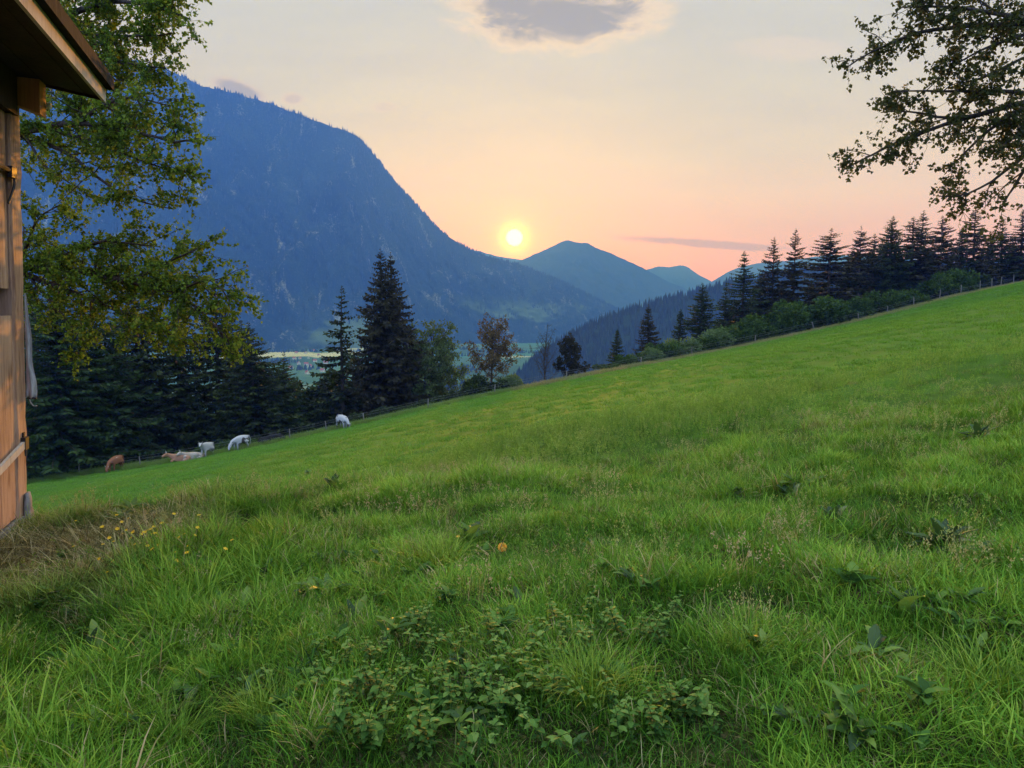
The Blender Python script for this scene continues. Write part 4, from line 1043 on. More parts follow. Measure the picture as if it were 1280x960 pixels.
    # beams under the overhang
    be, _ = along(57, 128); zlo = along(50, 146)[1]
    mb = MB(); v = []
    zh_ = und(be) - 0.012
    for x, za, zb_ in ((-0.10, zlo + 0.11, zh_ + 0.0), (be, zlo, zh_)):
        for y in (-0.20, 0.0): v += [(x, y, za), (x, y, zb_)]
    mb.add(v, [(0,1,3,2),(4,6,7,5),(0,4,5,1),(2,3,7,6),(0,2,6,4),(1,5,7,3)]); mb.obj('beam_end', M['wood_orange'], r)
    mb = MB(); mb.box((-0.06, -Lw, top + 0.0), (0.075, -0.21, und(0.08) - 0.01)); mb.obj('wall_plate', M['wood_dark'], r)  # shadow on this beam under the eave is put into its dark colour
    mb = MB(); lx, lz = along(61, 131); ly = -0.02
    t = np.linspace(0, 2 * PI, 13); prof = [(0.008, -0.018), (0.028, -0.018), (0.034, -0.004), (0.022, 0.0), (0.034, 0.006), (0.028, 0.022), (0.008, 0.022)]
    v = [(lx + h_, ly + rr * math.cos(x), lz + rr * math.sin(x)) for rr, h_ in prof for x in t[:-1]]
    q = [(i*12+j, i*12+(j+1)%12, i*12+12+(j+1)%12, i*12+12+j) for i in range(len(prof)-1) for j in range(12)]
    mb.add(v, q); mb.tube([(be - 0.02, -0.04, lz), (lx, ly, lz)], 0.007, 6); mb.obj('insulator', M['porcelain'], r)
    # cloth hanging at the corner
    zt_ = at(27, 366, 7.2)[2]; zb_ = at(36, 497, 7.2)[2] ; hh = zt_ - zb_
    cl = empty('hanging_cloth', tuple(Vector((cx, cy, zg)) + BMAT @ Vector((0, 0, zb_ - zg))), BANG, 'pale grey weathered cloth hanging down the corner of the wooden barn', 'cloth')
    cl.rotation_euler = BMAT.to_euler()
    mb = MB(); nz = 26; nx = 9; v = []
    for i in range(nz):
        f = i / (nz - 1); z = hh * f
        w = 0.012 + 0.085 * (1 - f) ** 0.75 * (0.86 + 0.14 * math.sin(f * 13))
        for j in range(nx):
            g_ = j / (nx - 1); v.append((0.036 + g_ * w, 0.004 + 0.014 * math.sin(g_ * 8 + f * 3) * (1.1 - f), z + 0.012 * math.sin(g_ * 11) * (1 - f)))
    v = np.array(v); vb = v + np.array((0.0, 0.006, 0.0))
    q = [(i*nx+j, i*nx+j+1, i*nx+nx+j+1, i*nx+nx+j) for i in range(nz-1) for j in range(nx-1)]; N0 = len(v)
    q2 = [(d+N0, c_+N0, b2+N0, a_+N0) for a_, b2, c_, d in q]
    rim = [(i*nx, i*nx+nx, i*nx+nx+N0, i*nx+N0) for i in range(nz-1)] + [(i*nx+nx-1+nx, i*nx+nx-1, i*nx+nx-1+N0, i*nx+nx-1+nx+N0) for i in range(nz-1)] + [(j+1, j, j+N0, j+1+N0) for j in range(nx-1)]
    mb.add(np.concatenate([v, vb]), q + q2 + rim); mb.obj('sheet', M['cloth'], cl, True)
    mb = MB(); mb.tube(curve([(0.06, 0.01, 0.0), (0.07, 0.01, -0.05), (0.10, 0.01, -0.09), (0.125, 0.01, -0.08)], 10), 0.006, 5); mb.obj('cord', M['cloth'], cl, True)
    mb = MB(); mb.box((0.036, 0.0, -0.014), (0.12, 0.016, 0.0)); mb.obj('hem_bar', M['iron'], cl)
make_barn()

# ------------------------------------------------------------------ fence
def make_fence():
    f = empty('fence', (0, 70, H(0, 70)), 0, 'wire pasture fence of weathered wooden posts along the lower and far meadow edge', 'fence')
    f0 = np.array(f.location)
    tops = []
    posts = [(98, 583), (175, 573), (258, 556), (300, 552), (362, 537), (408, 530), (455, 520), (535, 501), (618, 483), (708, 468), (801, 451), (865, 438), (944, 421), (1018, 404), (1074, 391), (1110, 383), (1143, 371), (1175, 361), (1202, 353), (1226, 346), (1241, 342), (1252, 339), (1268, 336)]
    rng = np.random.default_rng(17)
    for px, py in posts:
        X, E = ray(px, py); d = 75.0
        for _ in range(60): d = 0.5 * d + 0.5 * float(yedge(X * d)) 
        d += -0.2
        x = X * d; zb = H(x, d); h = min(1.55, max(1.05, E * d - zb))
        p = np.array((x, d, zb)) - f0
        ln = rng.normal(0, 0.05, 2) if px not in (1018,) else np.array((-0.28, 0))
        mb = MB(); mb.tube([p + np.array((0, 0, -0.5)), p + np.array((ln[0]*0.5, ln[1]*0.5, h * 0.5)), p + np.array((ln[0], ln[1], h - 0.05)), p + np.array((ln[0], ln[1], h))], [0.055, 0.052, 0.048, 0.025], 7)
        mb.obj('post', M['wood_post'], f)
        tops.append((p, ln, h))
    mb = MB()
    for hh in (0.45, 0.8, 1.02):
        pts = []
        for p, ln, h in tops: pts.append(p + np.array((ln[0], ln[1] - 0.06, hh)))
        for a, b in zip(pts[:-1], pts[1:]):
            mid = (a + b) / 2 - np.array((0, 0, 0.03)); mb.tube([a, mid, b], 0.006, 4, False)
    mb.obj('wire', M['wire'], f)
make_fence()

# ------------------------------------------------------------------ cows
def cow_mesh(name, pose, mat, seed=0):
    """one continuous skinned body; pose: graze, look, lie"""
    v, e, r = [], [], []
    def add(p, rad, par=None):
        v.append(p); r.append(rad)
        if par is not None: e.append((par, len(v) - 1))
        return len(v) - 1
    dz = -0.80 if pose == 'lie' else 0.0
    hip = add((-0.62, 0, 1.12 + dz), (0.30, 0.36))
    mid = add((-0.10, 0, 1.05 + dz), (0.36, 0.42), hip)
    sh = add((0.45, 0, 1.08 + dz), (0.29, 0.37), mid)
    if pose == 'graze':
        n1 = add((0.85, 0.02, 0.95), (0.17, 0.21), sh); n2 = add((1.12, 0.05, 0.62), (0.12, 0.14), n1)
        h1 = add((1.24, 0.06, 0.40), (0.13, 0.13), n2); h2 = add((1.30, 0.06, 0.16), (0.085, 0.085), h1)
    else:
        n1 = add((0.80, 0.06, 1.25 + dz), (0.17, 0.22), sh); n2 = add((1.05, 0.16, 1.42 + dz), (0.13, 0.15), n1)
        h1 = add((1.24, 0.24, 1.42 + dz), (0.135, 0.135), n2); h2 = add((1.48, 0.34, 1.26 + dz), (0.085, 0.085), h1)
    hd = v[h1]; bk = np.array(v[n2]); fw = np.array(v[h2]) - np.array(hd); fw /= np.linalg.norm(fw)
    sd = np.cross(fw, (0, 0, 1.0)); 
    sd = sd / (np.linalg.norm(sd) + 1e-9)
    for s in (-1, 1):
        a = np.array(hd) - fw * 0.06 + sd * s * 0.12 ; ea = add(tuple(a + np.array((0, 0, 0.05))), (0.035, 0.03), h1); add(tuple(a + sd * s * 0.12 + np.array((0, 0, 0.03))), (0.045, 0.02), ea)
    # legs
    if pose == 'lie':
        for s in (-1, 1):
            k = add((0.55, 0.26 * s, 0.16), (0.10, 0.10), sh); k2 = add((0.85, 0.30 * s, 0.10), (0.06, 0.06), k); add((0.62, 0.40 * s, 0.06), (0.05, 0.05), k2)
            k = add((-0.50, 0.30 * s, 0.18), (0.16, 0.18), hip); k2 = add((-0.15, 0.44 * s, 0.12), (0.08, 0.08), k); add((-0.52, 0.52 * s, 0.06), (0.05, 0.05), k2)
    else:
        st = [0.05, -0.06, -0.08, 0.07]
        for i, s in enumerate((-1, 1)):
            k = add((0.48 + st[i] * 0.4, 0.17 * s, 0.72), (0.11, 0.12), sh); k2 = add((0.50 + st[i], 0.16 * s, 0.42), (0.065, 0.07), k); k3 = add((0.48 + st[i], 0.16 * s, 0.12), (0.048, 0.05), k2); add((0.52 + st[i], 0.16 * s, 0.0), (0.06, 0.055), k3)
            k = add((-0.62 + st[i+2] * 0.4, 0.20 * s, 0.80), (0.15, 0.19), hip); k2 = add((-0.56 + st[i+2], 0.18 * s, 0.62), (0.09, 0.11), k); k3 = add((-0.76 + st[i+2], 0.17 * s, 0.42), (0.06, 0.065), k2); k4 = add((-0.70 + st[i+2], 0.17 * s, 0.10), (0.048, 0.05), k3); add((-0.66 + st[i+2], 0.17 * s, 0.0), (0.06, 0.055), k4)
    t1 = add((-0.93, 0, 1.25 + dz), (0.05, 0.05), hip); t2 = add((-1.02, 0.02, 0.95 + dz), (0.03, 0.03), t1); t3 = add((-1.0, 0.03, max(0.1, 0.55 + dz)), (0.025, 0.025), t2); add((-0.99, 0.03, max(0.06, 0.38 + dz)), (0.05, 0.04), t3)
    me = bpy.data.meshes.new('body'); me.from_pydata(v, e, []); me.update()
    o = bpy.data.objects.new('body', me); COL.objects.link(o)
    md = o.modifiers.new('skin', 'SKIN'); md.use_smooth_shade = True
    for i, sv in enumerate(me.skin_vertices[0].data):
        sv.radius = r[i]; sv.use_root = (i == 0)
    ss = o.modifiers.new('sub', 'SUBSURF'); ss.levels = 2; ss.render_levels = 2
    me.materials.append(M[mat])
    hs = []
    for s in (-1, 1):
        hn = MB(); hs.append(hn)
        a = np.array(hd) - fw * 0.10 + sd * s * 0.08 + np.array((0, 0, 0.10))
        hn.tube(curve([a, a + sd * s * 0.10 + np.array((0, 0, 0.06)), a + sd * s * 0.14 + np.array((0, 0, 0.16))], 6), np.linspace(0.025, 0.006, 6), 6)
    return o, [h_.mesh('horn', M['horn'], True) for h_ in hs]
def make_cows():
    cows = [(145, 583, 'graze', 'cow_red', 4.55, 0, 'red brown cow grazing at the fence corner nearest the barn', 1.0),
            (228, 581, 'lie', 'cow_tan', 3.35, -0.6, 'tan cow lying in the grass left of its resting neighbour', 1.1),
            (244, 578, 'lie', 'cow_cream', 3.5, -0.4, 'sandy cow lying in front of the standing pale cow', 1.05),
            (259, 567, 'look', 'cow_grey', 4.45, 0, 'pale cow with a grey face standing and looking out beside the lying cows', 0.95),
            (301, 559, 'graze', 'cow_spots', 4.1, 0, 'white cow with dark flecks grazing in front of the green bushes', 1.0),
            (428, 530, 'graze', 'cow_patch', -0.85, 0.0, 'white cow with dark patches grazing alone on the slope below the slender spruce', 1.0)]
    for px, py, pose, mat, rz, dd, lb, sc in cows:
        X, E = ray(px, py); d = 70.0
        for _ in range(60): d = 0.5 * d + 0.5 * (float(yedge(X * d)) - 0.8)
        d += dd * 0.5
        x = X * d; zb = H(x, d)
        r = empty('cow', (x, d, zb), rz, lb, 'cow', 'cows grazing along the fence'); r.scale = (sc * 0.98,) * 3
        b, hm = cow_mesh('body', pose, mat); b.parent = r
        for h_ in hm: obj('horn', h_, r)
    # dark boulders beside the fence post
    for px, py, s, lb in [(333, 556, 0.75, 'left dark boulder beside the fence post on the slope'), (346, 553, 0.9, 'right dark boulder beside the fence post on the slope')]:
        X, E = ray(px, py); d = 70.0
        for _ in range(60): d = 0.5 * d + 0.5 * (float(yedge(X * d)) + 0.6)
        rng = np.random.default_rng(int(px)); nu, nv_ = 16, 10; v = []; q = []
        for i in range(nv_):
            th = PI * i / (nv_ - 1)
            for j in range(nu):
                ph = 2 * PI * j / nu; k = 0.75 + 0.5 * fbm(np.array([math.cos(ph) * 1.5 + 5]), np.array([math.sin(ph) * 1.5 + th + px]), 3, 3)[0]
                v.append((1.1 * k * math.sin(th) * math.cos(ph), 0.8 * k * math.sin(th) * math.sin(ph), 0.62 * k * math.cos(th)))
        for i in range(nv_ - 1):
            for j in range(nu): q.append((i*nu+j, i*nu+(j+1)%nu, i*nu+nu+(j+1)%nu, i*nu+nu+j))
        me = build_mesh('boulder', np.array(v) * s, [np.array(q)[:, ::-1]], M['shingle'], False)
        o = obj('boulder', me, None, (X * d, d, H(X * d, d) + 0.25)); tag(o, lb, 'boulder', 'boulders by the fence')
make_cows()

# ------------------------------------------------------------------ grass
def clump(name, seed, n, rad, h, w, bend, mat, seeds=False, lean=0.35):
    rng = np.random.default_rng(seed)
    r = rad * np.sqrt(rng.random(n)); a = rng.uniform(0, 2 * PI, n)
    P = np.column_stack([r * np.cos(a), r * np.sin(a), np.full(n, -0.03)])
    hh = rng.uniform(h[0], h[1], n); az = a + rng.normal(0, 1.3, n)
    ln = rng.uniform(0.05, lean, n); bd = rng.uniform(0.1, bend, n)
    side = np.column_stack([-np.sin(az + rng.normal(0, 0.5, n)), np.cos(az), np.zeros(n)])
    ww = (w * rng.uniform(0.6, 1.3, n))
    ks = [0, 0.4, 0.75, 1.0]; wf = [0.75, 1.0, 0.7, 0.06]
    rows = []
    dirv = np.column_stack([np.cos(az), np.sin(az), np.zeros(n)])
    for t, f in zip(ks, wf):
        hor = (ln * t + bd * t ** 2.4) * hh
        z = hh * (t - 0.45 * bd * t ** 3)
        c = P + dirv * hor[:, None]; c[:, 2] += z
        rows.append(c - side * (ww * f / 2)[:, None]); rows.append(c + side * (ww * f / 2)[:, None])
    v = np.stack(rows, 1).reshape(-1, 3)
    b = np.arange(n)[:, None] * 8
    q = np.concatenate([b + np.array([[0, 1, 3, 2]]), b + np.array([[2, 3, 5, 4]]), b + np.array([[4, 5, 7, 6]])], 1).reshape(-1, 4)
    lf = np.repeat(rng.random(n), 8)
    fs = [q]
    if seeds:
        tips = (rows[6] + rows[7]) / 2; k = 7
        sp = np.repeat(tips, k, 0) + np.column_stack([rng.normal(0, 0.012, n * k), rng.normal(0, 0.012, n * k), -rng.random(n * k) * 0.10])
        sv, stt = leaf_faces(sp, rng.normal(0, 0.5, (n * k, 3)) + np.array((0, 0, 0.8)), 0.028, rng, 0.22)
        fs.append(stt + len(v)); v = np.concatenate([v, sv]); lf = np.concatenate([lf, np.full(len(sv), 0.96)])
    me = build_mesh(name, v, fs, M[mat], False, {'leaf': lf})
    return bpy.data.objects.new(name, me)

def scatter_nodes(name, coll):
    ng = bpy.data.node_groups.new(name, 'GeometryNodeTree')
    ng.interface.new_socket('Geometry', in_out='INPUT', socket_type='NodeSocketGeometry')
    ng.interface.new_socket('Geometry', in_out='OUTPUT', socket_type='NodeSocketGeometry')
    N, L = ng.nodes, ng.links
    gi = N.new('NodeGroupInput'); go = N.new('NodeGroupOutput')
    iop = N.new('GeometryNodeInstanceOnPoints'); ci = N.new('GeometryNodeCollectionInfo')
    ci.inputs['Collection'].default_value = coll; ci.inputs['Separate Children'].default_value = True; ci.inputs['Reset Children'].default_value = True
    def na(nm, typ):
        n = N.new('GeometryNodeInputNamedAttribute'); n.data_type = typ; n.inputs['Name'].default_value = nm
        return n.outputs['Attribute']
    L.new(gi.outputs[0], iop.inputs['Points']); L.new(ci.outputs[0], iop.inputs['Instance'])
    iop.inputs['Pick Instance'].default_value = True
    L.new(na('idx', 'INT'), iop.inputs['Instance Index'])
    e2r = N.new('FunctionNodeEulerToRotation'); L.new(na('rot', 'FLOAT_VECTOR'), e2r.inputs[0]); L.new(e2r.outputs[0], iop.inputs['Rotation'])
    L.new(na('scl', 'FLOAT_VECTOR'), iop.inputs['Scale'])
    L.new(iop.outputs[0], go.inputs[0])
    return ng

def scatter(name, label, pts, idx, rot, scl, dry, clumps, tone=None):
    coll = bpy.data.collections.new(name + '_tufts')
    for i, c in enumerate(clumps): coll.objects.link(c)
    me = bpy.data.meshes.new(name); n = len(pts)
    me.vertices.add(n); me.vertices.foreach_set('co', np.asarray(pts, np.float32).ravel())
    a = me.attributes.new('idx', 'INT', 'POINT'); a.data.foreach_set('value', np.asarray(idx, np.int32))
    for k, arr in (('rot', rot), ('scl', scl)):
        a = me.attributes.new(k, 'FLOAT_VECTOR', 'POINT'); a.data.foreach_set('vector', np.asarray(arr, np.float32).ravel())
    a = me.attributes.new('dry', 'FLOAT', 'POINT'); a.data.foreach_set('value', np.asarray(dry, np.float32))
    if tone is None: tone = RNG.random(n)
    a = me.attributes.new('tone', 'FLOAT', 'POINT'); a.data.foreach_set('value', np.asarray(tone, np.float32))
    o = obj(name, me); tag(o, label, 'grass', kind='stuff')
    md = o.modifiers.new('scatter', 'NODES'); md.node_group = scatter_nodes(name, coll)
    return o

def wedge(rng, n, y0, y1, X=0.92):
    y = np.sqrt(rng.uniform(y0 * y0, y1 * y1, n)); x = rng.uniform(-X, X, n) * y
    return x, y
def not_barn(x, y):
    lx = (x - BC[0]) * BN[0] + (y - BC[1]) * BN[1]; ly = (x - BC[0]) * BY[0] + (y - BC[1]) * BY[1]
    return ~((lx < 0.04) & (lx > -5.2) & (ly < 0.02) & (ly > -5.4))
def make_grass():
    rng = np.random.default_rng(99)
    # near rough grass
    near = [clump('grass_tuft', 100 + i, 44, 0.12, (0.06, 0.20), 0.0042, 0.65, 'grass', lean=0.42) for i in range(5)]
    near += [clump('grass_tuft', 110 + i, 54, 0.16, (0.03, 0.11), 0.0040, 0.8, 'grass', lean=0.7) for i in range(3)]
    near += [clump('grass_tuft', 120 + i, 30, 0.09, (0.14, 0.30), 0.0052, 0.9, 'grass', lean=0.45) for i in range(3)]
    x1, y1 = wedge(rng, 12000, 1.3, 7.5, 1.0); x2, y2 = wedge(rng, 24000, 7.5, 19.0, 0.95)
    x3, y3 = wedge(rng, 9000, 1.3, 8.5, 1.0)
    x = np.concatenate([x1, x2, x3]); y = np.concatenate([y1, y2, y3])
    pn = fbm(x * 0.8, y * 0.8, 51, 3); lush = fbm(x * 0.45 + 9, y * 0.45, 57, 3)
    hum = 0.27 + 0.62 * fbm(x * 2.9, y * 2.9, 63, 2)            # tussocky lumps about half a metre across
    keep = not_barn(x, y) & (rng.random(len(x)) < np.clip(0.25 + 2.6 * (hum - 0.40) + 0.5 * (pn - 0.5), 0.08, 1) * 1.0)
    fill = np.arange(len(x)) >= len(x1) + len(x2)
    keep = keep | (fill & not_barn(x, y) & (rng.random(len(x)) < np.clip(3.0 * (hum - 0.15), 0.65, 0.95)))
    x, y, pn, lush, hum, fill = x[keep], y[keep], pn[keep], lush[keep], hum[keep], fill[keep]
    n = len(x); z = height(x, y)
    dry0 = dry_at(x, y)
    dry = np.clip(dry0 * rng.uniform(0.6, 1.3, n) + (rng.random(n) < 0.09) * 0.8, 0, 1)
    idx = rng.integers(0, 5, n)
    short = (lush < 0.44) | (dry0 > 0.4) | (hum < 0.38) | fill; idx = np.where(short, rng.integers(5, 8, n), idx)
    tall = (lush > 0.58) & (hum > 0.55) & (rng.random(n) < 0.4) & (dry0 < 0.3); idx = np.where(tall, rng.integers(8, 11, n), idx)
    s = rng.uniform(0.7, 1.15, n) * (0.35 + 0.55 * pn + 0.65 * hum)
    s *= np.interp(y, [4.5, 8, 11, 20], [1.0, 0.78, 0.60, 0.50]); s = np.where(fill, np.maximum(s, 0.75), s)
    tone = np.clip(0.5 + 2.4 * (hum - 0.52) + 1.1 * (pn - 0.5) + rng.normal(0, 0.18, n), 0, 1)  # shade between tussocks put into the tone: hollows darker, lumps brighter
    rot = np.column_stack([rng.normal(0, 0.16, n), rng.normal(0, 0.16, n), rng.uniform(0, 6.28, n)])
    scl = np.column_stack([s * 1.1, s * 1.1, s * np.where(dry0 > 0.4, 0.45, 1.0)])
    scatter('grass', 'rough lush meadow grass in the foreground', np.column_stack([x, y, z]), idx, rot, scl, dry, near, tone)
    hay = [clump('hay_tuft', 150 + i, 46, 0.22, (0.05, 0.22), 0.005, 0.5, 'straw', lean=2.6) for i in range(4)]
    xh = rng.uniform(-7.5, -1.0, 5200); yh = rng.uniform(3.2, 9.0, 5200); dh = dry_at(xh, yh)
    k_ = not_barn(xh, yh) & (rng.random(5200) < dh * 0.5); xh, yh = xh[k_], yh[k_]; n = len(xh)
    sh_ = rng.uniform(0.6, 1.2, n)
    scatter('straw', 'dry brown straw and withered grass lying at the foot of the barn', np.column_stack([xh, yh, height(xh, yh) + 0.01]), rng.integers(0, 4, n), np.column_stack([rng.normal(0, 0.1, n), rng.normal(0, 0.1, n), rng.uniform(0, 6.28, n)]), np.column_stack([sh_, sh_, sh_ * 0.8]), np.full(n, 1.0), hay)
    # tall seeding grass on the crest
    tall = [clump('tall_grass_tuft', 140 + i, 22, 0.14, (0.32, 0.62), 0.004, 0.7, 'grass', True, 0.3) for i in range(4)]
    n = 2600
    X = rng.uniform(-0.62, 0.85, n); d = rng.normal(12.4, 1.5, n) + X * 0.8
    x, y = X * d, d
    w = 0.25 + 0.75 * np.exp(-((X - 0.12) / 0.28) ** 2); pn = fbm(x * 0.6, y * 0.6, 77, 3)
    keep = (X < 0.86) & (rng.random(n) < w * (0.3 + 1.0 * pn)) & not_barn(x, y)
    x, y, X = x[keep], y[keep], X[keep]; n = len(x)
    xa, ya = wedge(rng, 330, 3.2, 11.5, 0.85); ka = not_barn(xa, ya); xa, ya = xa[ka], ya[ka]
    x, y, X = np.concatenate([x, xa]), np.concatenate([y, ya]), np.concatenate([X, np.full(len(xa), 0.9)]); n = len(x)
    s = rng.uniform(0.55, 0.95, n) * (0.65 + 0.35 * np.exp(-((X - 0.12) / 0.3) ** 2))
    scatter('tall_grass', 'tall seeding grass along the crest in the middle of the meadow', np.column_stack([x, y, height(x, y)]), rng.integers(0, 4, n), np.column_stack([rng.normal(0, 0.08, n), rng.normal(0, 0.08, n), rng.uniform(0, 6.28, n)]), np.column_stack([s, s, s]), np.where(X > 0.89, rng.random(n) * 0.9, rng.random(n) * 0.25), tall)
    # mown pasture
    far = [clump('pasture_tuft', 160 + i, 80, 0.38, (0.05, 0.13), 0.011, 0.8, 'grass_far', lean=0.6) for i in range(5)]
    x, y = wedge(rng, 62000, 14.0, 128.0, 0.90)
    sE = y - yedge(x)
    stripe = np.sin((y * 0.95 + x * 0.28 + 2.2 * fbm(x * 0.03, y * 0.03, 3, 2)) * 2 * PI / 3.4)
    keep = (sE < 0.5) & (rng.random(len(x)) < np.clip(1.15 - y / 260, 0.5, 1))
    x, y, stripe = x[keep], y[keep], stripe[keep]; n = len(x)
    s = rng.uniform(0.9, 1.4, n) * (0.8 + 0.4 * sstep(30, 90, y)); pn = fbm(x * 0.25, y * 0.25, 91, 3)
    hz = s * (0.75 + 0.5 * pn + 0.10 * stripe)
    sE = y - yedge(x)
    dry = np.clip(0.75 * sstep(-3.5, -0.5, sE + 2.0 * pn) * sstep(-5, 10, x) + 0.25 * sstep(-2, 0, sE) + 0.12 * (rng.random(n) < 0.1) + 0.10 * (stripe > 0.6), 0, 1)
    scatter('pasture_grass', 'short mown pasture grass on the slope behind the crest', np.column_stack([x, y, height(x, y)]), rng.integers(0, 5, n), np.column_stack([rng.normal(0, 0.05, n), rng.normal(0, 0.05, n), rng.uniform(0, 6.28, n)]), np.column_stack([s, s, hz]), dry, far, np.clip(0.5 + 0.9 * (pn - 0.5) + 0.12 * stripe + rng.normal(0, 0.15, n), 0, 1))
    # unmown strip at the fence
    strip = [clump('fence_grass_tuft', 180 + i, 40, 0.35, (0.25, 0.65), 0.012, 0.8, 'grass_far', True, 0.35) for i in range(4)]
    n = 8200
    x = rng.uniform(-60, 95, n); y = yedge(x) + rng.normal(0.4, 0.9, n) - np.where(x > 2, np.abs(rng.normal(0, 1.6, n)), 0)
    s = rng.uniform(0.45, 1.0, n) * np.where(x > 15, 0.75, 1.0)
    scatter('fence_grass', 'long unmown grass strip along the pasture fence', np.column_stack([x, y, height(x, y)]), rng.integers(0, 4, n), np.column_stack([rng.normal(0, 0.1, n), rng.normal(0, 0.1, n), rng.uniform(0, 6.28, n)]), np.column_stack([s, s, s]), np.clip(rng.uniform(0.2, 1.1, n) * np.where(x > 0, 1.0, 0.4), 0, 1), strip)
make_grass()

# ------------------------------------------------------------------ meadow plants
def toothed(L, W, n=7, bend=0.4, fold=0.25):
    """a leaf: outline with teeth along a drooping midrib; returns verts, tris"""
    v = []; t = []
    for i in range(n + 1):
        f = i / n; x = L * (f - 0.12 * bend * f * f); z = L * bend * (0.35 * f - 0.85 * f * f)
        w = W * (math.sin(PI * min(1, f * 0.92 + 0.08)) ** 0.8) * (1.0 if i % 2 else 0.82)
        if i == n: w = 0.001
        v += [(x, 0, z), (x + 0.02 * L, w, z + fold * w), (x + 0.02 * L, -w, z + fold * w)]
    for i in range(n):
        a = 3 * i; b = a + 3
        t += [(a, b, b+1), (a, b+1, a+1), (a, b+2, b), (a, a+2, b+2)]
    return np.array(v), np.array(t)
def rotz(v, a):
    c, s = math.cos(a), math.sin(a); R = np.array(((c, -s, 0), (s, c, 0), (0, 0, 1))); return v @ R.T
def roty(v, a):
    c, s = math.cos(a), math.sin(a); R = np.array(((c, 0, s), (0, 1, 0), (-s, 0, c))); return v @ R.T
def nettle(seed):
    rng = np.random.default_rng(seed)
    st, lv = MB(), MB()
    for q in range(rng.integers(2, 4)):
        h = rng.uniform(0.22, 0.42); a0 = rng.uniform(0, 6.28); ox, oy = rng.normal(0, 0.06, 2); lean = rng.normal(0, 0.12, 2)
        p = curve([(ox, oy, -0.05), (ox + lean[0] * 0.4, oy + lean[1] * 0.4, h * 0.5), (ox + lean[0], oy + lean[1], h)], 7)
        st.tube(p, np.linspace(0.004, 0.002, 7), 5)
        nl = 6
        for k in range(nl):
            f = 0.25 + 0.75 * k / (nl - 1); c = np.array([np.interp(f, np.linspace(0, 1, 7), p[:, i]) for i in range(3)])
            Lf = 0.070 * (1.15 - 0.65 * abs(f - 0.6)) * rng.uniform(0.8, 1.2) * (1.0 if k < nl - 1 else 0.5)
            for s in (0, 1):
                v, t = toothed(Lf, Lf * 0.33, 8, rng.uniform(0.3, 0.8)); v = roty(v, rng.uniform(-0.5, 0.1) - (0.5 if k == nl - 1 else 0)); v = rotz(v, a0 + k * PI / 2 + s * PI + rng.normal(0, 0.2))
                lv.add(v + c, None, t, float(np.clip(0.25 + 0.5 * f + rng.normal(0, 0.26), 0, 1)))
    return st.mesh('stem', M['weed'], True, 'leaf'), lv.mesh('leaves', M['weed'], False, 'leaf')
def dock(seed, n=8, L=(0.16, 0.30), mat='dock', up=0.9):
    rng = np.random.default_rng(seed); lv = MB()
    for k in range(n):
        l = rng.uniform(*L); v, t = toothed(l, l * rng.uniform(0.17, 0.24), 8, rng.uniform(0.1, 0.7), 0.3)
        v[:, 1] *= 1.0; v = roty(v, -rng.uniform(0.35, 1.0) * up); v = rotz(v, k * 2.4 + rng.normal(0, 0.3))
        lv.add(v + np.array((rng.normal(0, 0.015), rng.normal(0, 0.015), 0.0)), None, t, float(rng.random()))
    return lv.mesh('leaves', M[mat], True, 'leaf')
